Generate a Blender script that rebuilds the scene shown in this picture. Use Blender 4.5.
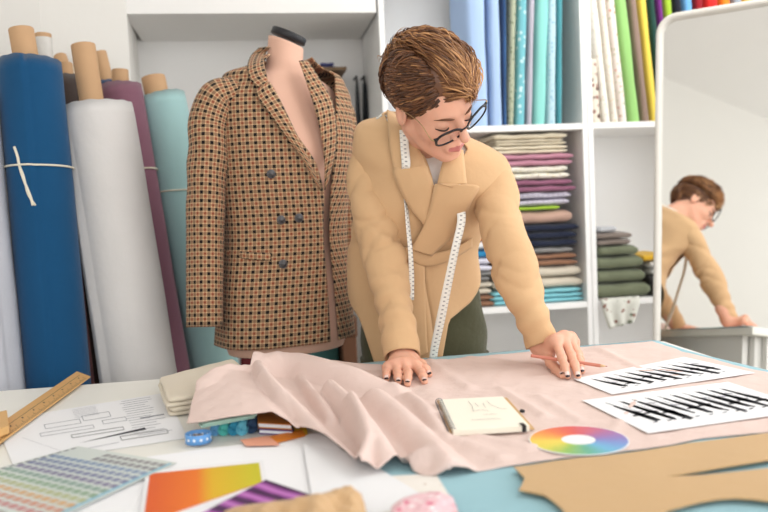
import bpy, bmesh, math, random
import numpy as np
from mathutils import Vector, Matrix
from mathutils.bvhtree import BVHTree
from mathutils.geometry import tessellate_polygon

for o in list(bpy.data.objects): bpy.data.objects.remove(o)
SC = bpy.context.scene
COL = SC.collection
PI = math.pi

# ------------------------------------------------------------ camera
YAW = math.radians(9); PITCH = math.atan(51/800); ROLL = 0.044; FPX = 800.0
CAM = np.array([0, 0, 1.16])
FW = np.array([math.sin(YAW)*math.cos(PITCH), math.cos(YAW)*math.cos(PITCH), -math.sin(PITCH)])
_r0 = np.array([math.cos(YAW), -math.sin(YAW), 0]); _u0 = np.cross(_r0, FW)
CR = math.cos(ROLL)*_r0 - math.sin(ROLL)*_u0
CU = math.cos(ROLL)*_u0 + math.sin(ROLL)*_r0
cam_d = bpy.data.cameras.new('camera'); cam = bpy.data.objects.new('camera', cam_d); COL.objects.link(cam)
cam.matrix_world = Matrix(((CR[0], CU[0], -FW[0], CAM[0]), (CR[1], CU[1], -FW[1], CAM[1]), (CR[2], CU[2], -FW[2], CAM[2]), (0, 0, 0, 1)))
cam_d.sensor_width = 36; cam_d.lens = 36*FPX/768
cam_d.dof.use_dof = True; cam_d.dof.focus_distance = 1.66; cam_d.dof.aperture_fstop = 3.0
cam_d.clip_start = 0.05
SC.camera = cam

# ------------------------------------------------------------ world, lights, exposure
w = bpy.data.worlds.new('daylight'); SC.world = w; w.use_nodes = True
w.node_tree.nodes['Background'].inputs[0].default_value = (0.93, 0.96, 1.0, 1)
w.node_tree.nodes['Background'].inputs[1].default_value = 1.3
def area(name, loc, target, sx, sy, power, col=(1, 1, 1)):
    l = bpy.data.lights.new(name, 'AREA'); l.shape = 'RECTANGLE'; l.size = sx; l.size_y = sy; l.energy = power; l.color = col
    o = bpy.data.objects.new(name, l); COL.objects.link(o); o.location = loc
    o.rotation_euler = (Vector(target) - Vector(loc)).to_track_quat('-Z', 'Y').to_euler()
    return o
area('window_daylight', (0.4, -2.40, 1.75), (0.4, 2.0, 1.2), 3.4, 1.6, 58, (0.985, 0.995, 1))
area('side_window_daylight', (3.1, 1.2, 1.6), (0.3, 2.2, 1.2), 2.6, 1.6, 44, (0.985, 0.995, 1))
area('added_top_fill', (1.35, 1.95, 2.6), (1.1, 2.6, 0), 1.6, 1.0, 22, (1, 0.99, 0.97))  # added fill from above, no known source; brightens the bookcase interiors
SC.view_settings.view_transform = 'Standard'; SC.view_settings.look = 'None'
SC.view_settings.gamma = 1.0; SC.view_settings.exposure = -0.05
SC.view_settings.use_curve_mapping = False

# ------------------------------------------------------------ projection helpers: a pixel and a distance give a place in the room
def ray(px, py): return FW + CR*((px-384)/FPX) + CU*((256-py)/FPX)
def P(px, py, d): return CAM + ray(px, py)*d
TZ = 0.80
def T(px, py, z=TZ):
    r = ray(px, py); return CAM + r*((z-CAM[2])/r[2])
def PY(px, py, Y):
    r = ray(px, py); return CAM + r*(Y/r[1])
def V(*a): return np.array(a, float)

# ------------------------------------------------------------ materials
def lin(c):
    return tuple((x/12.92 if x <= .04045 else ((x+.055)/1.055)**2.4) for x in [v/255 for v in c]) + (1,)
MATS = {}
def N(nt, t, **kw):
    n = nt.nodes.new(t)
    for k, v in kw.items():
        if k.startswith('i_'):
            n.inputs[k[2:].replace('_', ' ')].default_value = v
        else: setattr(n, k, v)
    return n
def mat(name, rgb, rough=.8, metal=0, bump=0, bscale=40, var=0, vscale=6, sheen=0, spec=.4, coords='Object', weave=0, trans=0):
    if name in MATS: return MATS[name]
    m = bpy.data.materials.new(name); m.use_nodes = True; nt = m.node_tree
    b = nt.nodes['Principled BSDF']
    b.inputs['Base Color'].default_value = lin(rgb); b.inputs['Roughness'].default_value = rough
    b.inputs['Metallic'].default_value = metal; b.inputs['Specular IOR Level'].default_value = spec
    if sheen: b.inputs['Sheen Weight'].default_value = sheen; b.inputs['Sheen Roughness'].default_value = .5
    if trans: b.inputs['Transmission Weight'].default_value = trans
    tc = N(nt, 'ShaderNodeTexCoord')
    if var:
        n = N(nt, 'ShaderNodeTexNoise', i_Scale=vscale, i_Detail=4.0); nt.links.new(tc.outputs[coords], n.inputs['Vector'])
        mx = N(nt, 'ShaderNodeMix', data_type='RGBA'); c = lin(rgb)
        mx.inputs[6].default_value = tuple(x*(1-var) for x in c[:3])+(1,); mx.inputs[7].default_value = tuple(min(1, x*(1+var)) for x in c[:3])+(1,)
        nt.links.new(n.outputs['Fac'], mx.inputs[0]); nt.links.new(mx.outputs[2], b.inputs['Base Color'])
    last = None
    if bump:
        n2 = N(nt, 'ShaderNodeTexNoise', i_Scale=bscale, i_Detail=5.0); nt.links.new(tc.outputs[coords], n2.inputs['Vector'])
        bp = N(nt, 'ShaderNodeBump', i_Strength=bump, i_Distance=.01); nt.links.new(n2.outputs['Fac'], bp.inputs['Height'])
        nt.links.new(bp.outputs[0], b.inputs['Normal']); last = bp
    if weave:
        n3 = N(nt, 'ShaderNodeTexNoise', i_Scale=900.0, i_Detail=1.0); nt.links.new(tc.outputs[coords], n3.inputs['Vector'])
        b3 = N(nt, 'ShaderNodeBump', i_Strength=weave, i_Distance=.001); nt.links.new(n3.outputs['Fac'], b3.inputs['Height'])
        if last: nt.links.new(last.outputs[0], b3.inputs['Normal'])
        nt.links.new(b3.outputs[0], b.inputs['Normal'])
    MATS[name] = m; return m
def cloth_mat(name, rgb, **k):
    kk = dict(rough=.9, bump=.35, bscale=14, var=.05, vscale=8, sheen=.15, spec=.2, weave=.25); kk.update(k)
    return mat(name, rgb, **kk)
def mathn(nt, op, a, b=None, clamp=False):
    n = N(nt, 'ShaderNodeMath', operation=op, use_clamp=clamp)
    for i, x in enumerate((a, b)):
        if x is None: continue
        if isinstance(x, (int, float)): n.inputs[i].default_value = x
        else: nt.links.new(x, n.inputs[i])
    return n.outputs[0]
def plaid_mat(name, base, dark, rust, period, wd=.24, wr=.24, coord='UV', strength=1, ax=(0, 1), pu=1.0):
    """A guncheck: dark and rust threads in both directions over a light ground, in metres of cloth."""
    if name in MATS: return MATS[name]
    m = mat(name, base, rough=.95, sheen=.1, spec=.15, weave=.3, bump=.25, bscale=12); nt = m.node_tree; b = nt.nodes['Principled BSDF']
    tc = N(nt, 'ShaderNodeTexCoord'); sp = N(nt, 'ShaderNodeSeparateXYZ'); nt.links.new(tc.outputs[coord], sp.inputs[0])
    def bands(s):
        f = mathn(nt, 'FRACT', mathn(nt, 'DIVIDE', s, period if s is sp.outputs[ax[1]] else period*pu))
        d = mathn(nt, 'MULTIPLY', mathn(nt, 'ABSOLUTE', mathn(nt, 'SUBTRACT', f, .5)), 2.0)   # 0 mid, 1 at 0
        dk = mathn(nt, 'MULTIPLY', mathn(nt, 'SUBTRACT', d, 1-wd*1.2), 12, True)
        rs = mathn(nt, 'MULTIPLY', mathn(nt, 'SUBTRACT', wr*1.2, d), 12, True)
        return dk, rs
    du, ru = bands(sp.outputs[ax[0]]); dv, rv = bands(sp.outputs[ax[1]])
    dk = mathn(nt, 'ADD', mathn(nt, 'MULTIPLY', du, .5), mathn(nt, 'MULTIPLY', dv, .5))
    rs = mathn(nt, 'ADD', mathn(nt, 'MULTIPLY', ru, .5), mathn(nt, 'MULTIPLY', rv, .5))
    m1 = N(nt, 'ShaderNodeMix', data_type='RGBA'); m1.inputs[6].default_value = lin(base); m1.inputs[7].default_value = lin(rust)
    nt.links.new(rs, m1.inputs[0])
    m2 = N(nt, 'ShaderNodeMix', data_type='RGBA'); m2.inputs[7].default_value = lin(dark)
    nt.links.new(m1.outputs[2], m2.inputs[6]); nt.links.new(mathn(nt, 'MULTIPLY', dk, strength), m2.inputs[0])
    nt.links.new(m2.outputs[2], b.inputs['Base Color'])
    return m
def floral_mat(name, base, cols, scale=30, size=.32, coord='Object'):
    """Printed cloth: blots of the given colours over the base."""
    if name in MATS: return MATS[name]
    m = cloth_mat(name, base); nt = m.node_tree; b = nt.nodes['Principled BSDF']
    tc = N(nt, 'ShaderNodeTexCoord'); prev = None
    for k, c in enumerate(cols):
        mp = N(nt, 'ShaderNodeMapping'); mp.inputs['Location'].default_value = (k*3.7, k*1.9, k*2.3); nt.links.new(tc.outputs[coord], mp.inputs[0])
        vz = N(nt, 'ShaderNodeTexVoronoi', i_Scale=scale*(1+.3*k)); nt.links.new(mp.outputs[0], vz.inputs['Vector'])
        nz = N(nt, 'ShaderNodeTexNoise', i_Scale=scale*2.0); nt.links.new(mp.outputs[0], nz.inputs['Vector'])
        f = mathn(nt, 'ADD', vz.outputs['Distance'], mathn(nt, 'MULTIPLY', nz.outputs['Fac'], .3))
        f = mathn(nt, 'MULTIPLY', mathn(nt, 'SUBTRACT', size+.15, f), 14, True)
        mx = N(nt, 'ShaderNodeMix', data_type='RGBA'); mx.inputs[7].default_value = lin(c)
        if prev: nt.links.new(prev, mx.inputs[6])
        else: mx.inputs[6].default_value = lin(base)
        nt.links.new(f, mx.inputs[0]); prev = mx.outputs[2]
    nt.links.new(prev, b.inputs['Base Color'])
    return m

# ------------------------------------------------------------ objects
def tag(o, label=None, cat=None, group=None, kind=None):
    if label: o['label'] = label
    if cat: o['category'] = cat
    if group: o['group'] = group
    if kind: o['kind'] = kind
    return o
def empty(name, loc, label, cat, group=None):
    o = bpy.data.objects.new(name, None); COL.objects.link(o); o.location = tuple(float(x) for x in loc); o.empty_display_size = .05
    return tag(o, label, cat, group)
def mesh(name, verts, faces, mats, parent=None, uv=None, midx=None, smooth=True, origin=None):
    """verts in room coordinates; the object sits at its parent, or at origin."""
    me = bpy.data.meshes.new(name)
    off = np.zeros(3)
    if parent is not None:
        q = parent
        while q is not None: off = off + np.array(q.location); q = q.parent
    elif origin is not None: off = np.array(origin, float)
    v = np.asarray(verts, float) - off
    me.from_pydata(v.tolist(), [], [tuple(int(i) for i in f) for f in faces])
    if not isinstance(mats, (list, tuple)): mats = [mats]
    for m in mats: me.materials.append(m)
    if midx is not None:
        me.polygons.foreach_set('material_index', np.asarray(midx, dtype=np.int32))
    if smooth: me.polygons.foreach_set('use_smooth', np.ones(len(me.polygons), dtype=bool))
    if uv is not None:
        l = me.uv_layers.new(name='UVMap'); vi = np.zeros(len(me.loops), dtype=np.int32); me.loops.foreach_get('vertex_index', vi)
        uv = np.asarray(uv, float); l.data.foreach_set('uv', uv[vi].ravel() if len(uv) == len(v) else uv.ravel())
    me.update()
    o = bpy.data.objects.new(name, me); COL.objects.link(o)
    if parent is not None: o.parent = parent
    elif origin is not None: o.location = tuple(float(x) for x in origin)
    return o
def fixn(o):
    bm = bmesh.new(); bm.from_mesh(o.data); bmesh.ops.recalc_face_normals(bm, faces=bm.faces); bm.to_mesh(o.data); bm.free(); return o
def subsurf(o, l=1):
    m = o.modifiers.new('s', 'SUBSURF'); m.levels = l; m.render_levels = l; return o
def solid(o, t, off=0):
    m = o.modifiers.new('t', 'SOLIDIFY'); m.thickness = t; m.offset = off; return o
def bevel(o, w, seg=2):
    m = o.modifiers.new('b', 'BEVEL'); m.width = w; m.segments = seg; m.limit_method = 'ANGLE'; return o
class MB:
    def __init__(s): s.v = []; s.f = []; s.m = []; s.uv = []
    def add(s, v, f, mi=0, uv=None):
        n = len(s.v); s.v += [tuple(map(float, x)) for x in v]; s.f += [tuple(int(i)+n for i in q) for q in f]; s.m += [mi]*len(f)
        s.uv += ([tuple(map(float, x)) for x in uv] if uv is not None else [(0., 0.)]*len(v))
    def box(s, a, b, mi=0):
        (x0, y0, z0), (x1, y1, z1) = a, b
        s.add([(x0, y0, z0), (x1, y0, z0), (x1, y1, z0), (x0, y1, z0), (x0, y0, z1), (x1, y0, z1), (x1, y1, z1), (x0, y1, z1)],
              [(0, 3, 2, 1), (4, 5, 6, 7), (0, 1, 5, 4), (1, 2, 6, 5), (2, 3, 7, 6), (3, 0, 4, 7)], mi)
    def obox(s, c, ax, ay, az, mi=0):
        c = np.array(c); v = [c+i*ax+j*ay+k*az for k in (-1, 1) for i, j in ((-1, -1), (1, -1), (1, 1), (-1, 1))]
        s.add(v, [(0, 3, 2, 1), (4, 5, 6, 7), (0, 1, 5, 4), (1, 2, 6, 5), (2, 3, 7, 6), (3, 0, 4, 7)], mi)
    def build(s, name, mats, parent=None, smooth=False, origin=None):
        return mesh(name, s.v, s.f, mats, parent, uv=s.uv, midx=s.m, smooth=smooth, origin=origin)
def catmull(pts, n):
    p = np.array(pts, float); k = len(p); out = []
    q = np.vstack([2*p[0]-p[1], p, 2*p[-1]-p[-2]])
    for t in np.linspace(0, k-1-1e-9, n):
        i = int(t); u = t-i; a, b, c, d = q[i], q[i+1], q[i+2], q[i+3]
        out.append(.5*((2*b)+(-a+c)*u+(2*a-5*b+4*c-d)*u*u+(-a+3*b-3*c+d)*u**3))
    return np.array(out)
def grid_faces(n, m, wrap=False):
    f = []
    for i in range(n-1):
        for j in range(m if wrap else m-1):
            j2 = (j+1) % m; f.append((i*m+j, i*m+j2, (i+1)*m+j2, (i+1)*m+j))
    return f
def frames(path, up=None):
    path = np.array(path, float); t = np.gradient(path, axis=0); t /= np.linalg.norm(t, axis=1)[:, None]+1e-12
    u = np.array(up if up is not None else (0, 0, 1.0), float)
    if abs(u@t[0]) > .95: u = np.array([1., 0, 0])
    X = []; Y = []
    x = np.cross(u, t[0]); x /= np.linalg.norm(x)
    for k in t:
        x = x-(x@k)*k; x /= np.linalg.norm(x); X.append(x); Y.append(np.cross(k, x))
    return t, np.array(X), np.array(Y)
def tube(name, path, rad, mats, parent=None, seg=12, cap=True, up=None, fn=None, ratio=1, smooth=True, origin=None, n=None, geo=False):
    if n: 
        path = catmull(path, n)
        if not np.isscalar(rad): rad = np.interp(np.linspace(0, 1, n), np.linspace(0, 1, len(rad)), rad)
    path = np.array(path, float); k = len(path); rad = np.full(k, rad) if np.isscalar(rad) else np.array(rad, float)
    t, X, Y = frames(path, up); ang = np.arange(seg)*2*PI/seg
    L = np.concatenate([[0], np.cumsum(np.linalg.norm(np.diff(path, axis=0), axis=1))])
    v = []; uv = []
    rm = rad.mean()
    for i in range(k):
        for j, a in enumerate(ang):
            r = rad[i]*(1+(fn(L[i], a, i/(k-1)) if fn else 0))
            v.append(path[i]+r*(math.cos(a)*X[i]*ratio+math.sin(a)*Y[i])); uv.append((a*rm, L[i]))
    f = grid_faces(k, seg, True)
    if cap:
        v += [path[0], path[-1]]; uv += [(0, 0), (0, 0)]
        for j in range(seg):
            f.append((k*seg, (j+1) % seg, j)); f.append((k*seg+1, (k-1)*seg+j, (k-1)*seg+(j+1) % seg))
    if geo: return v, f, uv
    return mesh(name, v, f, mats, parent, uv=uv, smooth=smooth, origin=origin)
def ellipsoid(name, c, axes, mats, parent=None, n=16, origin=None, geo=False):
    """axes: three vectors."""
    v = []; f = []; m = n*2
    for i in range(n+1):
        th = PI*i/n
        for j in range(m):
            ph = 2*PI*j/m
            v.append(np.array(c)+axes[0]*math.sin(th)*math.cos(ph)+axes[1]*math.sin(th)*math.sin(ph)+axes[2]*math.cos(th))
    f = grid_faces(n+1, m, True)
    if geo: return v, f
    return mesh(name, v, f, mats, parent, origin=origin)
def ruled(name, A, B, nu, nv, mats, parent=None, bulge=None, th=0, origin=None, curve=True, flip=False, nrm=None):
    a = catmull(A, nu) if curve else np.array([np.interp(np.linspace(0, len(A)-1, nu), range(len(A)), [p[k] for p in A]) for k in range(3)]).T
    b = catmull(B, nu) if curve else np.array([np.interp(np.linspace(0, len(B)-1, nu), range(len(B)), [p[k] for p in B]) for k in range(3)]).T
    v = []; uv = []; L = 0
    for i in range(nu):
        if i: L += np.linalg.norm((a[i]+b[i])/2-(a[i-1]+b[i-1])/2)
        wd = np.linalg.norm(b[i]-a[i])
        for j in range(nv):
            s = j/(nv-1); p = a[i]*(1-s)+b[i]*s
            if bulge: p = p+np.array(nrm)*bulge(i/(nu-1), s)
            v.append(p); uv.append((s*wd, L))
    f = grid_faces(nu, nv)
    if flip: f = [q[::-1] for q in f]
    o = mesh(name, v, f, mats, parent, uv=uv, origin=origin)
    if th: solid(o, th, 0)
    return o
def poly(name, pts, th, mats, parent=None, origin=None, smooth=False):
    """A flat piece of any outline with real thickness (upwards)."""
    p = [Vector(tuple(x)) for x in pts]; tri = tessellate_polygon([p]); n = len(p)
    v = [tuple(x) for x in p]+[(x[0], x[1], x[2]+th) for x in p]
    f = [tuple(t) for t in tri]+[tuple(i+n for i in t) for t in tri]+[(i, (i+1) % n, (i+1) % n+n, i+n) for i in range(n)]
    o = mesh(name, v, f, mats, parent, smooth=smooth, origin=origin); fixn(o); return o
def onto(bvh, px, py, off=0.0, dflt=2.0):
    d = Vector(tuple(ray(px, py))); d.normalize()
    loc, no, i, dist = bvh.ray_cast(Vector(tuple(CAM)), d)
    if loc is None: return P(px, py, dflt)
    return np.array(loc)-np.array(d)*off
def bvh_of(*objs):
    v = []; f = []
    for o in objs:
        n = len(v); mw = Matrix.Translation(Vector((0, 0, 0)))
        q = o; off = Vector((0, 0, 0))
        while q is not None: off += q.location; q = q.parent
        v += [x.co+off for x in o.data.vertices]; f += [tuple(i+n for i in p.vertices) for p in o.data.polygons]
    return BVHTree.FromPolygons(v, f)
def snoise(x, y, s=0):
    return (math.sin(x*1.3+y*2.1+s)+math.sin(x*2.7-y*1.7+s*2.3)+.6*math.sin(x*5.1+y*4.3+s*1.1)+.4*math.sin(-x*8.3+y*7.1+s*3.1))/3
# ------------------------------------------------------------ implicit surfaces for head and hands
def surfnets(f, org, h):
    s = f < 0; nx, ny, nz = f.shape
    c = [s[i:nx-1+i, j:ny-1+j, k:nz-1+k] for i in (0, 1) for j in (0, 1) for k in (0, 1)]
    allin = c[0].copy(); anyin = c[0].copy()
    for q in c[1:]: allin &= q; anyin |= q
    mix = anyin & ~allin
    idx = -np.ones(mix.shape, dtype=np.int64); I, J, K = np.nonzero(mix); idx[I, J, K] = np.arange(len(I))
    acc = np.zeros((len(I), 3)); cnt = np.zeros(len(I))
    corners = [(i, j, k) for i in (0, 1) for j in (0, 1) for k in (0, 1)]
    for a in corners:
        for ax in range(3):
            if a[ax]: continue
            b = list(a); b[ax] = 1
            fa = f[I+a[0], J+a[1], K+a[2]]; fb = f[I+b[0], J+b[1], K+b[2]]
            m = (fa < 0) != (fb < 0); t = np.where(m, fa/(fa-fb+1e-12*(fa == fb)), 0)
            pt = np.tile(np.array(a, float), (len(I), 1)); pt[:, ax] += t
            acc[m] += pt[m]; cnt[m] += 1
    v = np.array(org)+h*(np.stack([I, J, K], 1)+acc/cnt[:, None])
    faces = []
    for ax in range(3):
        sl0 = [slice(None)]*3; sl1 = [slice(None)]*3; sl0[ax] = slice(0, -1); sl1[ax] = slice(1, None)
        A_ = s[tuple(sl0)]; B_ = s[tuple(sl1)]; ch = A_ != B_
        E = np.stack(np.nonzero(ch), 1); o1, o2 = [(1, 2), (2, 0), (0, 1)][ax]
        ok = (E[:, o1] > 0) & (E[:, o2] > 0) & (E[:, o1] < f.shape[o1]-1) & (E[:, o2] < f.shape[o2]-1); E = E[ok]
        def g(d1, d2):
            q = E.copy(); q[:, o1] -= d1; q[:, o2] -= d2; return idx[q[:, 0], q[:, 1], q[:, 2]]
        quad = np.stack([g(1, 1), g(0, 1), g(0, 0), g(1, 0)], 1)
        ins = A_[tuple(E.T)]
        quad[~ins] = quad[~ins][:, ::-1]
        faces.append(quad)
    F2 = np.vstack(faces); F2 = F2[(F2 >= 0).all(1)]
    return v, F2
def smin(a, b, k):
    h = np.clip(.5+.5*(b-a)/k, 0, 1); return b*(1-h)+a*h-k*h*(1-h)
def smax(a, b, k): return -smin(-a, -b, k)
def sd_ell(p, c, r):
    q = (p-np.array(c))/np.array(r); k0 = np.linalg.norm(q, axis=-1); k1 = np.linalg.norm(q/np.array(r), axis=-1)
    return k0*(k0-1)/(k1+1e-9)
def sd_cone(p, a, b, ra, rb):
    a = np.array(a); b = np.array(b); ba = b-a; t = np.clip(((p-a)@ba)/(ba@ba), 0, 1)
    return np.linalg.norm(p-a-t[..., None]*ba, axis=-1)-(ra+(rb-ra)*t)
def grid3(lo, hi, h):
    ax = [np.arange(l, u+h, h) for l, u in zip(lo, hi)]
    return np.stack(np.meshgrid(*ax, indexing='ij'), -1).astype(np.float64)
# ============================================================ THE ROOM
m_wall = mat('white_plaster', (243, 241, 238), rough=.9, bump=.05, bscale=60, var=.01)
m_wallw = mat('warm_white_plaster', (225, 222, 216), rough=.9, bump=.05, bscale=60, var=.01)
m_floor = mat('floor_boards', (206, 200, 192), rough=.6, var=.1, vscale=3)
m_white = mat('white_laminate', (247, 246, 244), rough=.45, var=.008)
m_gloss = mat('white_lacquer', (238, 236, 232), rough=.35)
BK = 3.30; CE = 2.72; FR = -2.6; RX = 3.3; BY = 2.85
LW = [(-.42, BK), (-.392, BY), (-.64, 2.72), (-.95, 1.8), (-2.46, FR)]
def struct(name, mb, m, smooth=False): return tag(mb.build(name, m, smooth=smooth), kind='structure')
q = MB(); q.box((-3, FR-.2, -.1), (RX+.1, BK+.2, 0)); struct('floor', q, m_floor)
q = MB(); q.box((-3, FR-.2, CE), (RX+.1, BK+.2, CE+.1)); struct('ceiling', q, m_wall)
q = MB(); q.box((-.8, BK, 0), (RX+.1, BK+.12, CE)); struct('wall_back', q, m_wall)
q = MB()
for (xa_, ya_), (xb_, yb_) in zip(LW[:-1], LW[1:]):
    q.add([(xa_, ya_, 0), (xb_, yb_, 0), (xb_, yb_, CE), (xa_, ya_, CE), (xa_-.35, ya_+.02, 0), (xb_-.35, yb_+.02, 0), (xb_-.35, yb_+.02, CE), (xa_-.35, ya_+.02, CE)],
          [(0, 1, 2, 3), (7, 6, 5, 4), (0, 4, 5, 1), (1, 5, 6, 2), (2, 6, 7, 3), (3, 7, 4, 0)])
o = struct('wall_left', q, m_wallw); fixn(o)
def wall_window(name, wname, horiz, p, lo, hi, w0, w1, z0, z1, t=.12):
    q = MB()
    def bx(u0, u1, za, zb, pp=p, tt=t):
        if horiz: return ((u0, min(pp, pp+tt), za), (u1, max(pp, pp+tt), zb))
        return ((min(pp, pp+tt), u0, za), (max(pp, pp+tt), u1, zb))
    for u0, u1, za, zb in ((lo, w0, 0, CE), (w1, hi, 0, CE), (w0, w1, 0, z0), (w0, w1, z1, CE)): q.box(*bx(u0, u1, za, zb))
    struct(name, q, m_wall)
    q = MB(); fr = .05; s = .02 if t > 0 else -.02
    for u0, u1, za, zb in ((w0, w0+fr, z0, z1), (w1-fr, w1, z0, z1), (w0, w1, z0, z0+fr), (w0, w1, z1-fr, z1), ((w0+w1)/2-.025, (w0+w1)/2+.025, z0, z1)):
        q.box(*bx(u0, u1, za, zb, p+s, s*2))
    struct(wname, q, m_gloss)
wall_window('wall_front', 'window_1', True, FR, -2.6, RX+.1, -1.4, 2.2, .95, 2.5, -.12)
wall_window('wall_right', 'window_2', False, RX, FR, BK, -.1, 2.5, .85, 2.4, .12)
# bulkhead over the alcove, left of the bookcases
q = MB(); zb = 1.842; q.box((-.40, BY, zb), (.462, BK-.001, CE)); struct('trim_1', q, m_wall)
q = MB(); q.box((-.45, BK-.012, 0), (.46, BK, .09)); struct('baseboard_back', q, m_gloss)
# panel over the added fill light, out of frame, invented to brighten the bookcases
lp = empty('added_fill_panel', (1.35, 1.95, 2.64), 'flat white panel added out of view over the fill light for the bookcases', 'lamp')
q = MB(); q.box((.5, 1.4, 2.64), (2.2, 2.5, 2.72)); q.build('housing', m_gloss, lp)

# ============================================================ BOOKCASES
XA0, XA1, XB1 = PY(378, 5, BY)[0], 1.262, 2.02
Z1, Z2 = 1.432, .762
def bookcase(x0, x1, label):
    e = empty('bookcase', ((x0+x1)/2, BY+.2, 0), label, 'bookcase', None); t = .020
    for xa in (x0, x1-t):
        q = MB(); q.box((xa, BY, 0), (xa+t, BK-.01, 2.45)); bevel(q.build('side_panel', m_white, e), .0015)
    for z, tt in ((Z1, .022), (Z2, .022), (.08, .02), (2.13, .022), (2.43, .02)):
        q = MB(); q.box((x0+t, BY+.002, z-tt), (x1-t, BK-.02, z)); bevel(q.build('shelf', m_white, e), .001)
    q = MB(); q.box((x0+t, BK-.022, .08), (x1-t, BK-.012, 2.43)); q.build('back_panel', m_white, e)
    return e
bookcase(XA0, XA1-.02, 'tall white bookcase behind the person, holding folded cloth and upright bolts')
bookcase(XA1-.018, XB1, 'tall white bookcase right of the first, partly hidden by the mirror')
# low white drawer chest standing before the lower shelves
# ---- upright bolts of cloth
def bolt(px0, px1, mt, label, x_lean=0, depth=.26, h=.62, y0=BY+.03, z=Z1, group='bolts of cloth on the top shelves', pyb=122, round_=.45):
    xa = PY(px0, pyb, y0)[0]; xb = PY(px1, pyb, y0)[0]; w_ = (xb-xa); c = (xa+xb)/2
    v = []; n = 28; hs = 9; uvs = []
    rr = min(w_/2, .03)
    for i in range(hs):
        zz = z+.001+h*i/(hs-1); sh = x_lean*(i/(hs-1)); wob = .0015*math.sin(i*1.7+px0)
        for k in range(n):
            a = 2*PI*k/n; ca, sa = math.cos(a), math.sin(a)
            ex = .5
            x = (w_/2-.001+wob)*math.copysign(abs(ca)**ex, ca); y = depth/2*math.copysign(abs(sa)**.35, sa)
            v.append((c+sh+x, y0+depth/2+y, zz))
    f = grid_faces(hs, n, True); f.append(tuple(range(n))[::-1]); f.append(tuple(range((hs-1)*n, hs*n)))
    e = mesh('fabric_bolt', v, f, mt, origin=(c, y0+depth/2, z)); tag(e, label, 'fabric bolt', group)
    bevel(e, .003)
    return e
bl = cloth_mat('pale_blue_cloth', (172, 198, 234), bump=.5, bscale=6)
olv = floral_mat('olive_print', (176, 182, 158), [(120, 132, 108)], 60)
trq = floral_mat('turquoise_print', (120, 190, 200), [(200, 228, 230)], 45)
mvg = cloth_mat('mauve_grey_cloth', (188, 184, 196))
aqu = cloth_mat('aqua_cloth', (146, 216, 208))
pbp = floral_mat('pale_blue_print', (190, 220, 230), [(150, 195, 215)], 60)
tea = cloth_mat('teal_cloth', (88, 165, 175)); dte = cloth_mat('deep_blue_cloth', (70, 110, 160))
bolt(469, 491, bl, 'broad pale blue bolt at the left end of the top shelf', .0, group='pale blue bolts left end')
bolt(491.3, 504, bl, 'second pale blue bolt, between the broad pale blue one and the olive one', .006)
bolt(504.3, 507, dte, 'thin deep blue bolt beside the pale blue bolts', .02)
bolt(507.3, 515, olv, 'grey green printed bolt beside the pale blue bolts', .035)
bolt(515.3, 526, trq, 'turquoise bolt with white swirling print', .035)
bolt(526.3, 533, mvg, 'mauve grey plain bolt between turquoise print and aqua bolts', .035)
bolt(533.3, 547, aqu, 'bright aqua plain bolt on the left top shelf', .04)
bolt(547.3, 557, pbp, 'pale blue bolt with small print right of the aqua bolt', .025)
bolt(557.3, 563, tea, 'teal bolt at the right end of the left top shelf', .022)
dfl = floral_mat('dark_floral', (225, 215, 200), [(90, 62, 58), (150, 110, 100)], 34, .34)
wf1 = floral_mat('white_floral', (240, 236, 226), [(214, 190, 170), (186, 200, 168)], 55, .22)
wf2 = floral_mat('cream_confetti', (240, 234, 222), [(226, 180, 90), (206, 150, 130)], 75, .2)
wf3 = floral_mat('rose_floral', (242, 232, 224), [(222, 140, 120), (180, 190, 150)], 48, .25)
bolt(592, 603, dfl, 'white bolt with dark brown flowers, leftmost on the right top shelf', -.010, h=.24)
bolt(603.3, 612, wf1, 'white bolt with pale flowers leaning left', -.055)
bolt(612.3, 620, wf2, 'cream bolt with yellow confetti specks', -.055)
bolt(620.3, 629, wf3, 'white bolt with coral flowers beside the green bolt', -.055)
BC = [('light_green', (156, 205, 124), 'light green plain bolt on the right top shelf'), ('taupe', (150, 128, 116), 'taupe brown bolt between green and yellow bolts'),
      ('yellow', (238, 214, 92), 'yellow bolt just left of the mirror'), ('bottle_green', (38, 74, 66), 'dark bottle green bolt behind the mirror edge'),
      ('purple', (120, 50, 130), 'purple bolt showing above the mirror corner'), ('lime', (160, 196, 60), 'lime green bolt behind the mirror corner'),
      ('black_navy', (34, 36, 48), 'near black bolt above the mirror frame'), ('sky_blue', (110, 170, 220), 'sky blue bolt above the mirror frame'),
      ('dark_red', (150, 30, 40), 'dark red bolt above the mirror frame'), ('red', (208, 44, 40), 'bright red bolt above the mirror frame'),
      ('orange', (236, 132, 40), 'orange bolt above the mirror frame'), ('steel_grey', (150, 158, 168), 'steel grey bolt above the mirror frame'),
      ('amber', (244, 190, 60), 'amber yellow bolt above the mirror frame')]
x = 629.3
for i, (n_, c_, l_) in enumerate(BC):
    wd_ = [13, 9, 9, 8, 7, 9, 9, 11, 10, 15, 12, 11, 12][i]
    bolt(x, x+wd_-.3, cloth_mat(n_+'_cloth', c_), l_, -.058+.002*i); x += wd_

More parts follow.
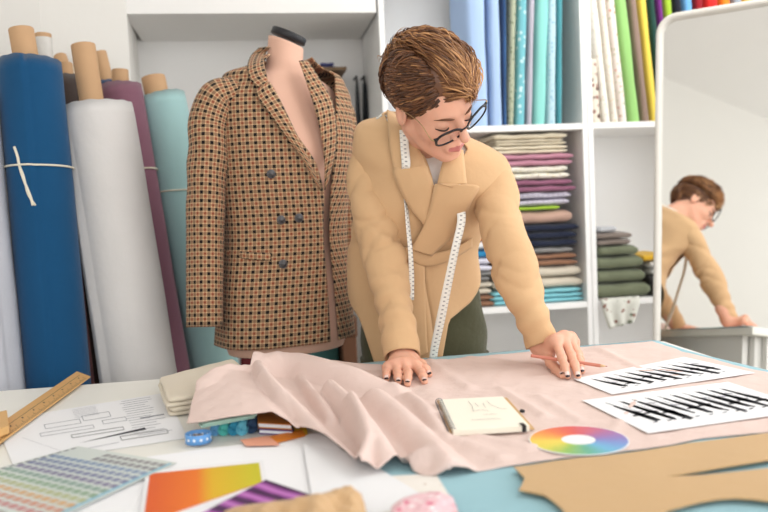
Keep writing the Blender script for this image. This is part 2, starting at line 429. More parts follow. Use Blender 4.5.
# ---- folded cloth
def folded(px0, px1, pyt, pyb, mt, label, group, y0=BY+.02, depth=.26, layers=2, seed=0, z=None, hh=None, name='folded_fabric', sag=.0):
    """Folded cloth seen fold side to the front: rounded layers, slightly wavy."""
    A_ = PY(px0, pyb, y0); B_ = PY(px1, pyb, y0); h = (A_[2]-0); z0 = (PY((px0+px1)/2, pyb, y0)[2]) if z is None else z
    ht = hh if hh else PY((px0+px1)/2, pyt, y0)[2]-z0
    xa, xb = A_[0], B_[0]; lh = ht/layers; q = MB(); rnd = random.Random(seed)
    for l in range(layers):
        dx0, dx1, dy = rnd.uniform(-.006, .006), rnd.uniform(-.008, .008), rnd.uniform(0, .008)
        n = 14; m = 22; v = []
        for i in range(m):
            s = i/(m-1); x = xa+dx0+(xb+dx1-xa-dx0)*s
            ed = min(1, min(s, 1-s)*m/1.2+.6)
            for k in range(n):
                a = 2*PI*k/n; ca, sa = math.cos(a), math.sin(a)
                yy = depth/2*(1-math.copysign(abs(ca)**.35, ca))+dy
                zz = lh/2*.97*math.copysign(abs(sa)**.7, sa)*ed
                wv = .0035*snoise(x*22+l, yy*14, seed+l*1.3)*min(1, lh/.02)
                v.append((x, y0+yy+.002*math.sin(x*40+l), z0+lh*(l+.5)+zz+wv*(1 if sa > -.1 else .4)))
        f = grid_faces(m, n, True); f.append(tuple(range(n))[::-1]); f.append(tuple(range((m-1)*n, m*n)))
        q.add(v, f)
    c = (.5*(xa+xb), y0+depth/2, z0)
    o = q.build(name, mt, smooth=True, origin=c); fixn(o); return tag(o, label, 'folded fabric', group)
G1 = 'folded cloths in the tall stack'
crm = cloth_mat('cream_cloth', (238, 226, 202)); pnk = cloth_mat('rose_mauve_cloth', (196, 140, 158)); plm = cloth_mat('plum_cloth', (150, 98, 122))
flo = floral_mat('yellow_dot_print', (235, 230, 216), [(214, 196, 110), (160, 150, 140)], 70, .25)
gin = plaid_mat('purple_gingham', (232, 228, 236), (96, 84, 118), (150, 140, 170), .020, coord='Object', ax=(0, 2))
lim = cloth_mat('lime_cloth', (184, 188, 130)); dpk = cloth_mat('dusty_beige_pink_cloth', (190, 156, 140)); nvy = cloth_mat('navy_cloth', (36, 42, 62))
brn = cloth_mat('caramel_brown_cloth', (148, 108, 84)); gry = cloth_mat('mid_grey_cloth', (140, 138, 136)); off = cloth_mat('off_white_cloth', (212, 202, 184)); tqs = cloth_mat('bright_turquoise_cloth', (140, 208, 218))
ST = [(288, 302.5, tqs, 3, 496, 584, 'bright turquoise folded cloth at the bottom of the tall stack'),
      (265, 288, off, 2, 500, 583, 'thick off white folded cloth above the turquoise one'),
      (252, 265, brn, 2, 503, 577, 'caramel brown folded cloth under the navy ones'),
      (246, 252, gry, 1, 503, 574, 'thin grey folded cloth between brown and navy'),
      (222, 246, nvy, 3, 500, 580, 'navy folded cloth, thickest of the stack'),
      (208, 222, dpk, 1, 506, 573, 'beige pink folded cloth on top of the navy one'),
      (203.5, 208, lim, 1, 506, 560, 'thin lime green folded cloth in mid stack'),
      (190, 203.5, gin, 2, 500, 572, 'purple and white gingham folded cloth'),
      (177, 190, plm, 2, 503, 575, 'plum folded cloth above the gingham'),
      (163.5, 177, flo, 2, 503, 571, 'white printed folded cloth with yellow dots'),
      (151, 163.5, pnk, 2, 503, 574, 'rose mauve folded cloth under the cream ones'),
      (143, 151, crm, 2, 497, 569, 'cream folded cloth with loose front fold'),
      (137, 143, cloth_mat('pale_cream_cloth', (232, 220, 196)), 2, 500, 567, 'pale cream folded cloth second from the top of the tall stack'),
      (131, 137, crm, 1, 498, 568, 'cream folded cloth topmost of the tall stack')]
zc = Z2
for i, (a_, b_, mt, ly, x0, x1, lb) in enumerate(ST):
    hh = (b_-a_)*3.62e-3*1.01; folded(x0-4, x1-1, a_, b_, mt, lb, G1, layers=ly, seed=i, z=zc+.001, hh=hh); zc += hh+.001
# second, shorter stack to the left, partly behind the person
G2 = 'folded cloths in the short stack behind the person'
zc = Z2
for i, (h_, mt, lb) in enumerate([(.045, brn, 'caramel brown folded cloth at the bottom of the short stack'), (.05, off, 'off white folded cloth low in the short stack'),
        (.035, gry, 'grey folded cloth in the short stack'), (.05, cloth_mat('lilac_white_cloth', (222, 220, 232)), 'lilac white folded cloth in the short stack'),
        (.03, cloth_mat('strong_blue_cloth', (50, 140, 190)), 'strong blue folded cloth in the short stack'), (.03, cloth_mat('snow_cloth', (236, 236, 236)), 'bright white folded cloth in the short stack'),
        (.02, cloth_mat('bright_orange_cloth', (236, 130, 50)), 'bright orange folded cloth topmost of the short stack')]):
    folded(424, 491, 0, 250, mt, lb, G2, layers=2 if h_ > .03 else 1, seed=40+i, z=zc+.001, hh=h_); zc += h_+.001
# olive stack on the right bookcase
olc = cloth_mat('olive_green_cloth', (116, 122, 98), bump=.8); G3 = 'olive folded cloths on the right bookcase'
zc = Z2
for i, h_ in enumerate((.058, .052, .050, .040)):
    lb = ['olive green folded cloth at the bottom of the olive pile', 'olive green folded cloth second from the bottom of the olive pile',
          'olive green folded cloth third from the bottom of the olive pile', 'olive green folded cloth under the taupe one'][i]
    folded(598+i, 650-i*3, 0, 270, olc, lb, G3, layers=1, seed=60+i*3, z=zc+.001, hh=h_, depth=.24); zc += h_+.001
folded(600, 632, 0, 270, cloth_mat('taupe_grey_cloth', (134, 122, 114), bump=.6), 'crumpled taupe cloth on top of the olive pile', None, layers=2, seed=81, z=zc+.001, hh=.05, depth=.2)
folded(602, 616, 0, 270, cloth_mat('silver_grey_cloth', (190, 192, 196)), 'small pale grey cloth topmost on the olive pile', None, layers=1, seed=83, z=zc+.053, hh=.022, depth=.12)
folded(652, 672, 0, 270, cloth_mat('charcoal_cloth', (50, 48, 48)), 'charcoal folded cloth between the olive pile and the mirror', None, layers=2, seed=84, z=Z2+.001, hh=.08)
folded(652, 672, 0, 270, cloth_mat('white_cotton', (226, 226, 224)), 'white folded cloth above the charcoal one', None, layers=2, seed=86, z=Z2+.083, hh=.05)
folded(646, 674, 0, 270, cloth_mat('mustard_yellow_cloth', (222, 176, 50)), 'mustard yellow cloth on the white one beside the olive pile', None, layers=1, seed=87, z=Z2+.135, hh=.028)
# floral cloth hanging over the shelf edge
A_ = [PY(601, 299, BY-.004), PY(603, 312, BY-.012), PY(609, 329, BY-.012)]; B_ = [PY(640, 299, BY-.004), PY(637, 314, BY-.012), PY(634, 322, BY-.012)]
A_.insert(0, V(A_[0][0], BY+.05, Z2+.002)); B_.insert(0, V(B_[0][0], BY+.05, Z2+.002)); A_[1][2] = Z2+.002; B_[1][2] = Z2+.002
o = ruled('hanging_cloth', A_, B_, 20, 14, floral_mat('sage_floral', (222, 222, 212), [(120, 130, 110), (150, 110, 96)], 30, .3), th=.002, origin=A_[0], bulge=lambda u, s: -.006*math.sin(s*16)*u, nrm=(0, 1, 0))
tag(o, 'white cloth with sage flowers hanging over the shelf edge below the olive pile', 'cloth')

# ============================================================ ALCOVE THINGS
# wall shelf with dark things, and garments on hooks beside the bookcase
YS = 3.12
ws = empty('wall_shelf', PY(328, 78, YS), 'small brown wooden wall shelf in the alcove behind the dress form', 'shelf')
a = PY(308, 70, YS); b = PY(345, 70, YS)
m_bwood = mat('brown_wood', (112, 88, 62), rough=.6, var=.15, vscale=20)
q = MB(); q.box((a[0], YS-.06, a[2]-.012), (b[0], BK, a[2])); bevel(q.build('board', m_bwood, ws), .002)
q = MB()
for xx in (a[0]+.03, b[0]-.04): q.box((xx, YS+.02, a[2]-.06), (xx+.012, BK, a[2]-.012))
q.build('bracket', m_bwood, ws)
sb = folded(322, 334, 0, 66, cloth_mat('violet_scrap', (88, 92, 140)), 'small violet cloth lying on the wall shelf', None, layers=2, z=a[2]+.001, hh=.03, y0=YS, depth=.1, name='cloth_scrap')
for k, (px0, px1, c_, lb) in enumerate([(354, 360, (60, 62, 66), 'dark grey garment hanging in the alcove, left one'), (361, 368, (40, 42, 46), 'black garment hanging in the alcove beside the bookcase')]):
    e = empty('hanging_garment', PY(px0, 90, BK-.08), lb, 'garment')
    v = []; n = 16
    for i in range(12):
        s = i/11; zt = PY(px0, 84, BK-.08)[2]; z = zt-.62*s; wd = (PY(px1, 90, BK-.08)[0]-PY(px0, 90, BK-.08)[0])/2*(.35+.75*min(1, s*3)); cx = (PY(px0, 90, BK-.08)[0]+PY(px1, 90, BK-.08)[0])/2
        for j in range(n):
            t_ = 2*PI*j/n; v.append((cx+wd*math.cos(t_), BK-.08+(.03+.006*math.sin(5*t_+k))*math.sin(t_), z))
    f = grid_faces(12, n, True); f.append(tuple(range(n))[::-1]); f.append(tuple(range(11*n, 12*n)))
    mesh('cloth_body', v, f, cloth_mat('dark_garment_%d' % k, c_), e)
    tube('hook', [(cx, BK, zt+.03), (cx, BK-.08, zt+.03), (cx, BK-.085, zt+.0)], .004, mat('dark_metal', (60, 60, 62), metal=.8, rough=.4), e, seg=8)
# boxes on the floor of the alcove, seen under the dress form
def storage_box(px0, px1, pyt, Y, dp, c_, lb, name='storage_box'):
    a = PY(px0, pyt, Y); b = PY(px1, pyt, Y); e = empty(name, ((a[0]+b[0])/2, Y+dp/2, 0), lb, 'box', 'boxes standing in the alcove')
    q = MB(); q.box((a[0]+.004, Y+.004, 0), (b[0]-.004, Y+dp-.004, a[2]-.05)); bevel(q.build('box_body', mat('box_%s' % px0, c_, rough=.7), e), .004)
    q = MB(); q.box((a[0], Y, a[2]-.07), (b[0], Y+dp, a[2])); bevel(q.build('lid', mat('box_lid_%s' % px0, tuple(int(x*.92) for x in c_), rough=.7), e), .005)
storage_box(240, 284, 351, 2.75, .3, (128, 44, 48), 'dark red storage box under the checked jacket')
storage_box(294, 338, 344, 2.78, .3, (74, 124, 122), 'teal green storage box right of the dress form pole')
storage_box(340, 357, 318, 2.70, .3, (112, 74, 52), 'tall brown wooden crate between dress form and person', 'wooden_crate')
# ============================================================ MIRROR
az = math.radians(43); ti = math.radians(7); MO = 2.62
MN = np.array([math.sin(az)*math.cos(ti), math.cos(az)*math.cos(ti), -math.sin(ti)])   # away from the room
MX = np.array([math.cos(az), -math.sin(az), 0]); MUp = np.cross(MX, MN); MUp = MUp if MUp[2] > 0 else -MUp
def onm(px, py):
    r = ray(px, py); return CAM+r*(MO/(r@MN))
pL = onm(661, 200); pTop = onm(720, 12.5)
base = pL-((pL[2]-.03)/MUp[2])*MUp                                   # bottom left corner of the glass
Hm = (pTop-base)@MUp; Wm = .62; rc = .045
mr = empty('floor_mirror', base+MX*Wm/2, 'large floor mirror with thin white rounded frame reflecting the person', 'mirror')
def rrect(w0, h0, w1, h1, r, n=8):
    pts = []
    for cx, cy, a0 in ((w1-r, h1-r, 0), (w0+r, h1-r, 90), (w0+r, h0+r, 180), (w1-r, h0+r, 270)):
        for k in range(n+1):
            a = math.radians(a0+90*k/n); pts.append((cx+r*math.cos(a), cy+r*math.sin(a)))
    return pts
def M3(x, y, z): return base+MX*x+MUp*y-MN*z
inn = rrect(0, 0, Wm, Hm, rc); n = len(inn)
mg = bpy.data.materials.new('mirror_silver'); mg.use_nodes = True; bb = mg.node_tree.nodes['Principled BSDF']
bb.inputs['Metallic'].default_value = 1; bb.inputs['Roughness'].default_value = .0; bb.inputs['Base Color'].default_value = (.90, .90, .88, 1)
mesh('glass', [M3(x, y, 0) for x, y in inn], [tuple(range(n))], mg, mr, smooth=False)
outr = rrect(-.018, -.018, Wm+.018, Hm+.018, rc+.018); v = []; prof = [(0, .0), (0, .014), (.2, .02), (.8, .02), (1, .014), (1, -.02), (0, -.02)]
for i in range(n):
    for s, z in prof:
        x = inn[i][0]*(1-s)+outr[i][0]*s; y = inn[i][1]*(1-s)+outr[i][1]*s; v.append(M3(x, y, z))
k = len(prof); f = [(i*k+j, i*k+(j+1) % k, ((i+1) % n)*k+(j+1) % k, ((i+1) % n)*k+j) for i in range(n) for j in range(k)]
fixn(mesh('frame', v, f, mat('ivory_frame', (226, 222, 214), rough=.4), mr))
mesh('back_board', [M3(x, y, -.018) for x, y in inn]+[M3(x, y, -.010) for x, y in inn], [tuple(range(n)), tuple(range(n, 2*n))[::-1]]+[(i, (i+1) % n, (i+1) % n+n, i+n) for i in range(n)], m_bwood, mr, smooth=False)
for xx in (.1, Wm-.1):
    a = M3(xx, Hm*.6, -.02); hb = np.array([MN[0], MN[1], 0]); b = a+hb*.16; b[2] = .012
    tube('support_leg', [a, b], .01, m_gloss, mr, seg=10)

# ============================================================ TABLE
tb = empty('cutting_table', (0, 1.1, 0), 'large white cutting table covered with cloth, papers and a notebook', 'table')
TX0, TX1, TY0, TY1 = -0.92, .965, .30, 1.80
m_top = mat('table_white', (240, 238, 230), rough=.4, var=.01)
q = MB(); q.box((TX0, TY0, TZ-.03), (TX1, TY1, TZ)); bevel(q.build('tabletop', m_top, tb), .003)
for xx in (TX0+.05, TX1-.11):
    for yy in (TY0+.05, TY1-.11):
        q = MB(); q.box((xx, yy, 0), (xx+.06, yy+.06, TZ-.03)); bevel(q.build('leg', m_gloss, tb), .003)
q = MB(); q.box((TX0+.08, TY1-.045, TZ-.19), (TX1-.08, TY1-.02, TZ-.03)); bevel(q.build('apron', m_gloss, tb), .002)
q = MB(); q.box((TX1-.045, TY0+.08, TZ-.19), (TX1-.02, TY1-.08, TZ-.03)); q.build('apron', m_gloss, tb)
v, f, uv_ = tube('', [(TX1-.02, 1.45, TZ-.10), (TX1-.008, 1.45, TZ-.10)], .03, None, seg=24, geo=True)
mesh('cable_cap', v, f, mat('chrome', (200, 200, 200), metal=1, rough=.25), tb)
# ============================================================ ROLLS OF CLOTH LEANING ON THE LEFT WALL
m_card = mat('cardboard', (196, 158, 120), rough=.85, var=.06, vscale=30)
m_cardin = mat('cardboard_inside', (150, 112, 78), rough=.9)
m_twine = mat('cream_twine', (232, 224, 204), rough=.9)
m_tape = mat('packing_tape', (214, 210, 204), rough=.2, var=.1, vscale=60)
G4 = 'rolls of cloth leaning at the left wall'
def roll(top, low, r, rt, ext, mt, label, tube_off=(0, 0), seed=0, twine=None, tape=False, flap=.9, loose=0.0):
    a = P(*top); b = P(*low); ax = (b-a)/np.linalg.norm(b-a)
    ln = (a[2]-.03-r*math.sqrt(1-ax[2]**2))/(-ax[2]); bot = a+ax*ln
    e = empty('fabric_roll', (bot[0], bot[1], 0), label, 'fabric roll', G4)
    # frame: X to image right, Y towards the viewer
    X = CR-(CR@ax)*ax; X /= np.linalg.norm(X); Y = np.cross(X, ax); Y = Y if Y@FW < 0 else -Y
    rnd = random.Random(seed); n = 72; m = 46; v = []
    ph = [rnd.uniform(0, 6) for _ in range(6)]
    def rad(s, an):
        u = ((an-flap*PI) % (2*PI))/(2*PI)                        # spiral step at the flap edge
        rr = r*(1.045-.09*u+loose*max(0, 1-u*6))
        rr += r*.010*math.sin(2*an+s*5+ph[0])+r*.008*math.sin(s*11+an+ph[1])+r*.006*math.sin(s*23+3*an+ph[2])
        return rr
    for i in range(m):
        s = i/(m-1)
        for k in range(n):
            an = 2*PI*k/n+flap*PI+.0005; rr = rad(s, an-.0)
            top_w = (.0025*math.sin(an*2+ph[3])+.001*math.sin(an*13+ph[4]))*(1-s)**8
            if i == 0: rr *= .985
            v.append(a+ax*(ln*s+top_w)+rr*(math.cos(an)*X+math.sin(an)*Y))
    f = []
    for i in range(m-1):
        for k in range(n):
            k2 = (k+1) % n; f.append((i*n+k, (i+1)*n+k, (i+1)*n+k2, i*n+k2))
    # ends: wound layers
    for end, s in ((0, 0.), (1, 1.)):
        last = [0*n+k if end == 0 else (m-1)*n+k for k in range(n)]
        turns = 7
        for tt in range(1, turns+1):
            base_i = len(v); q_ = 1-tt/turns*(1-rt/r*.96)
            for k in range(n):
                an = 2*PI*k/n+flap*PI; rr = r*q_*(1-.0*k)
                dz = (.0025 if tt % 2 else -.001)*(1 if end == 0 else -1)
                v.append(a+ax*(ln*s+dz+(.004 if end == 0 else 0))+rr*(math.cos(an)*X+math.sin(an)*Y))
            for k in range(n):
                k2 = (k+1) % n; q4 = (last[k], last[k2], base_i+k2, base_i+k); f.append(q4 if end == 0 else q4[::-1])
            last = [base_i+k for k in range(n)]
    o = mesh('fabric_wrap', v, f, mt, e); fixn(o)
    # tube (thin wall, open top)
    tp = P(*ext[:3]) ; taxis = (a+X*tube_off[0]+Y*tube_off[1]+ax*.05)-tp; ta = taxis/np.linalg.norm(taxis); end = tp+ta*(np.linalg.norm(taxis)+.05)
    Xt = X-(X@ta)*ta; Xt /= np.linalg.norm(Xt); Yt = np.cross(ta, Xt); n = 32; v = []
    for p_, rr in ((end, rt), (tp+ta*.002, rt), (tp, rt-.001), (tp, rt-.004), (tp+ta*.002, rt-.005), (end, rt-.005)):
        for k in range(n): v.append(p_+rr*(math.cos(2*PI*k/n)*Xt+math.sin(2*PI*k/n)*Yt))
    o = mesh('cardboard_tube', v, grid_faces(6, n, True), m_card, e); fixn(o)
    if tape:
        v = []
        for s_ in (.012, .075):
            for k in range(n): v.append(tp+ta*s_+(rt+.0008)*(math.cos(2*PI*k/n)*Xt+math.sin(2*PI*k/n)*Yt))
        mesh('tape_band', v, grid_faces(2, n, True), m_tape, e)
    if twine:
        for (s_, tilt) in twine:
            pts = []
            for k in range(49):
                an = 2*PI*k/48; pts.append(a+ax*(ln*s_+tilt*math.cos(an)*r)+(rad(s_, an)+.0028)*(math.cos(an)*X+math.sin(an)*Y))
            tube('twine', pts, .0026, m_twine, e, seg=6)
    return e, a, ax, X, Y, ln
mblue = cloth_mat('petrol_blue_cloth', (20, 76, 118), bump=.6, bscale=9)
mgrw = cloth_mat('pale_grey_cloth', (214, 211, 209), bump=.6, bscale=9)
mteal = cloth_mat('dusty_aqua_cloth', (164, 200, 200), bump=.4, bscale=7)
mmauve = cloth_mat('mauve_roll_cloth', (136, 94, 110)); mnavy = cloth_mat('navy_roll_cloth', (24, 66, 112)); mdbr = cloth_mat('dark_brown_roll_cloth', (84, 74, 70))
mrose = cloth_mat('rosewood_cloth', (132, 88, 92)); mlg = cloth_mat('cool_grey_roll_cloth', (196, 198, 206)); mcre = cloth_mat('cream_roll_cloth', (222, 208, 184))
E1, a_, ax_, X_, Y_, ln_ = roll((30, 62, 2.0), (58, 370, 2.0), .0765, .030, (21, 29, 2.0), mblue, 'petrol blue cloth roll tied with white twine, at the left of the rolls', (-.004, 0), 1, [(.175, .06)], flap=.44, loose=.03)
# knot and hanging ends of the twine on the blue roll
c0 = a_+ax_*(ln_*.175)+(.0765+.006)*(Y_*.985-X_*.17)
tube('twine', [c0-ax_*.045-X_*.008, c0-ax_*.02-X_*.002, c0, c0+ax_*.03+X_*.006, c0+ax_*.075+X_*.020+Y_*.002, c0+ax_*.10+X_*.024], .0034, m_twine, E1, seg=6, n=20)
tube('twine', [c0, c0+ax_*.03+X_*.009, c0+ax_*.07+X_*.014, c0+ax_*.10+X_*.03], .0026, m_twine, E1, seg=6, n=16)
roll((97, 107, 2.1), (139, 366, 2.1), .0935, .031, (83, 45, 2.1), mgrw, 'pale grey cloth roll, thickest one, in front in the middle of the rolls', (-.012, 0), 2, flap=.74, loose=.06)
roll((161, 96, 2.45), (214, 361, 2.45), .072, .036, (153, 77, 2.45), mteal, 'dusty aqua cloth roll beside the checked jacket', (-.01, 0), 3, [(.20, .12)], flap=.9)
roll((119, 86, 2.36), (167, 366, 2.36), .064, .024, (120, 70, 2.36), mmauve, 'narrow mauve cloth roll between pale grey and aqua rolls', (0, 0), 4, [(.17, 0)])
roll((112, 82, 2.56), (158, 366, 2.56), .050, .020, (100, 52, 2.56), mnavy, 'navy blue cloth roll behind the pale grey one', (-.01, 0), 5)
roll((68, 78, 2.32), (100, 366, 2.32), .050, .018, (66, 64, 2.34), mdbr, 'dark brown cloth roll between blue and pale grey rolls', (0, 0), 6)
roll((44, 72, 2.21), (78, 366, 2.21), .038, .022, (43, 34, 2.21), mrose, 'rosewood cloth roll behind the blue one, its tube wound with tape', (0, 0), 7, tape=True)
roll((-42, 100, 1.92), (-14, 375, 1.92), .088, .03, (-48, 60, 1.92), mlg, 'cool grey cloth roll at the left edge of the picture', (0, 0), 9, flap=.2)
roll((66, 66, 2.48), (110, 366, 2.50), .045, .02, (60, 56, 2.5), mcre, 'cream cloth roll at the very back by the wall', (0, 0), 10)

# ============================================================ CHECKED JACKET ON A DRESS FORM
th = math.radians(33)
MFD = 2.15
DF = CR*math.sin(th)-FW*math.cos(th); DF[2] = 0; DF /= np.linalg.norm(DF)        # front of the form
DX = np.array([-DF[1], DF[0], 0]); DX = DX if DX@CR > 0 else -DX                   # its left
def ringpt(c, X, F, a, b, phi, ex=.92, off=0):
    s, co = math.sin(phi), math.cos(phi)
    x = (a+off)*math.copysign(abs(s)**ex, s); y = (b+off)*math.copysign(abs(co)**ex, co)
    return c+X*x+F*y
def proxy(*S, off=.006):
    """Closed surface used only to lay pieces on; never linked."""
    v = []; f = []
    for s in S:
        b0 = len(v); v += [Vector(tuple(s.at(2*PI*j/96, i/89, off if s is S[0] else 0))) for i in range(90) for j in range(96)]; f += [tuple(b0+k for k in q) for q in grid_faces(90, 96, True)]
    return BVHTree.FromPolygons(v, f)
class Shape:
    """Closed body form: rings of centre, half width, half depth, own axes; phi 0 in front, + to its left; t 0 low, 1 high."""
    def __init__(s, rings, F, X):
        s.n = len(rings); s.c = [np.array(r[0]) for r in rings]; s.a = [r[1] for r in rings]; s.b = [r[2] for r in rings]
        s.X = [np.array(r[3]) if len(r) > 3 else X for r in rings]; s.F = [np.array(r[4]) if len(r) > 4 else F for r in rings]
        K = 160; s.K = K
        dat = np.array([np.concatenate([s.c[i], [s.a[i], s.b[i]], s.X[i], s.F[i]]) for i in range(s.n)]); s.tab = catmull(dat, K)
    def at(s, phi, t, off=0, ex=.92):
        k = min(max(t, 0), 1)*(s.K-1); i = min(int(k), s.K-2); u = k-i; d = s.tab[i]*(1-u)+s.tab[i+1]*u
        return ringpt(d[:3], d[5:8], d[8:11], d[3], d[4], phi, ex, off)
def shell(name, S, pa, pb, tlow, ttop, nt, nph, mats, parent, off=0, wr=None, th=.004, uoff=0):
    """Cloth around a form from phi=pa(t) to phi=pb(t)."""
    v = []; uv = []
    PT = np.linspace(-2*PI, 2*PI, 241); ref = {}
    for i in range(nt):
        s = i/(nt-1)
        for j in range(nph):
            q_ = j/(nph-1); ph_m = pa(.4)*(1-q_)+pb(.4)*q_; t0 = tlow(ph_m); t = t0+(ttop-t0)*s
            phi = pa(t)*(1-q_)+pb(t)*q_; o_ = off+(wr(phi, t) if wr else 0); p = S.at(phi, t, o_)
            v.append(p); kt = round(t*40)
            if kt not in ref:
                pp = np.array([S.at(a_, kt/40) for a_ in PT]); cl = np.concatenate([[0], np.cumsum(np.linalg.norm(np.diff(pp, axis=0), axis=1))]); ref[kt] = cl-np.interp(-1.0, PT, cl)
            k0 = int(t*40); k0 = min(k0, 39); u1 = t*40-k0
            for kk in (k0, k0+1):
                if kk not in ref:
                    pp = np.array([S.at(a_, kk/40) for a_ in PT]); cl = np.concatenate([[0], np.cumsum(np.linalg.norm(np.diff(pp, axis=0), axis=1))]); ref[kk] = cl-np.interp(-1.0, PT, cl)
            uv.append([float(np.interp(phi, PT, ref[k0])*(1-u1)+np.interp(phi, PT, ref[k0+1])*u1), S.at(0, t)[2]])
    o = mesh(name, v, grid_faces(nt, nph), mats, parent, uv=uv)
    if th: solid(o, th, 0)
    return o
df = empty('dress_form', P(287, 345, MFD)*V(1, 1, 0), 'pink beige tailor dress form with black neck cap wearing the checked jacket', 'dress form')
def mr_(px, py, a, b, d=MFD): return (P(px, py, d), a, b)
FS = Shape([mr_(287, 348, .160, .120), mr_(287, 330, .172, .130), mr_(287, 285, .160, .120), mr_(287, 235, .125, .10), mr_(286, 180, .15, .118), mr_(285, 150, .160, .125),
            mr_(284, 115, .162, .100), mr_(284, 92, .150, .078), mr_(284, 80, .105, .066), mr_(284, 72, .062, .058), mr_(285, 60, .050, .050), mr_(286, 44, .047, .047)], DF, DX)
m_form = mat('form_jersey', (222, 178, 156), rough=.85, bump=.05, sheen=.1)
m_formd = mat('form_lower_cover', (160, 118, 106), rough=.85)
m_black = mat('black_plastic', (34, 34, 38), rough=.45)
v = []; nt = 70; nph = 64
for i in range(nt):
    t = i/(nt-1)
    for j in range(nph):
        p = FS.at(2*PI*j/nph, t, -.002)
        if i >= nt-8:                                                   # the neck is cut off slanting
            k_ = (i-nt+9)/8; r_ = (p-P(286, 44, MFD)); p = p+np.array([0, 0, 1])*(-(r_@CR)*.42+.004)*k_
        v.append(p)
f = grid_faces(nt, nph, True); f.append(tuple(range(nph))[::-1]); f.append(tuple(range((nt-1)*nph, nt*nph)))
mesh('torso_form', v, f, m_form, df)
cn = CU*.90+CR*.36-FW*.10; cn /= np.linalg.norm(cn); cc = P(288, 38, MFD)
v, f, _ = tube('', [cc-cn*.004, cc-cn*.003, cc+cn*.012, cc+cn*.015], [.047, .0485, .0485, .045], None, seg=48, geo=True)
mesh('neck_cap', v, f, m_black, df)
bz = P(287, 348, MFD)
tube('pole', [bz+V(0, 0, .01), V(bz[0], bz[1], .05)], .012, mat('dark_metal', (60, 60, 62), metal=.8, rough=.4), df, seg=16)
tube('adjust_knob', [bz-V(0, 0, .02), bz-V(0, 0, .05)], .02, m_black, df, seg=16)
for k in range(3):
    an = k*2*PI/3+.5; tube('leg', [(bz[0], bz[1], .07), (bz[0]+.1*math.cos(an), bz[1]+.1*math.sin(an), .06), (bz[0]+.24*math.cos(an), bz[1]+.24*math.sin(an), .012)], .011, MATS['dark_metal'], df, seg=10, n=10)
jk = empty('checked_jacket', P(286, 335, MFD), 'brown and rust checked double breasted jacket on the dress form', 'jacket')
JS = Shape([mr_(287, 338, .188, .140), mr_(286, 290, .178, .134), mr_(286, 235, .165, .122), mr_(285, 180, .178, .130), mr_(285, 130, .188, .125), mr_(285, 100, .186, .108),
            mr_(285, 86, .172, .094), mr_(284, 76, .158, .084), mr_(284, 68, .100, .074), mr_(285, 58, .064, .064)], DF, DX)
m_check = plaid_mat('guncheck', (216, 182, 142), (30, 24, 26), (140, 76, 54), .0272, .37, .30, strength=1.0, pu=.74)
m_lining = mat('dark_lining', (58, 48, 46), rough=.6)
def wrj(phi, t):
    return .004*math.sin(phi*5+t*6)*max(0, 1-abs(t-.12)*4)+.003*math.sin(phi*9+t*3)*max(0, .5-t)
tW = .44                                                             # break point of the front
def open_r(t):                                                      # its right front edge
    return math.radians(float(np.interp(t, [0, .30, .36, .42, .54, .69, .8, 1], [14, 14, 6, -8, -26, -40, -50, -62])))
def open_l(t):
    return math.radians(float(np.interp(t, [0, .30, .45, .6, .8, 1], [24, 22, 26, 32, 46, 62])))-2*PI
hemj = lambda ph: .0+.012*math.sin(ph)
jb = shell('body_panel', JS, open_r, open_l, lambda p: 0, 1, 90, 150, m_check, jk, wr=wrj, off=.004)
bj = proxy(JS, FS, off=.006)
def strip(name, rows, mt, parent, bvh, off, nu=24, nv=8, th=.003, roll=.0, d=2.0, uvs=None):
    """rows of (outer px,py, inner px,py [,outer off, inner off]) laid on a garment."""
    A_ = [onto(bvh, r[0], r[1], (r[4] if len(r) > 4 else off), d) for r in rows]; B_ = [onto(bvh, r[2], r[3], (r[5] if len(r) > 5 else off), d) for r in rows]
    o = ruled(name, A_, B_, nu, nv, mt, parent, th=th, bulge=(lambda u, s: roll*math.sin(PI*s)), nrm=-FW)
    return o
strip('lapel', [(264, 86, 266, 82), (256, 93.5, 271, 84), (268, 112, 283, 106), (284, 134, 298, 138), (301, 157, 311, 166), (317, 185, 322, 191)], m_check, jk, bj, .012, roll=.005, d=2.02)
strip('collar', [(258, 88, 268, 82), (250, 79, 266, 73), (247.5, 67, 264, 62), (251, 56, 266, 53), (259, 48, 270, 47)], m_check, jk, bj, .010, roll=.004, d=2.13)
strip('lapel', [(308, 61, 299, 61), (320, 80, 307, 84), (332, 101, 314, 106), (336, 125, 320, 130), (335, 152, 324, 157), (328, 183, 325, 190)], m_check, jk, bj, .012, roll=.005, d=2.14)
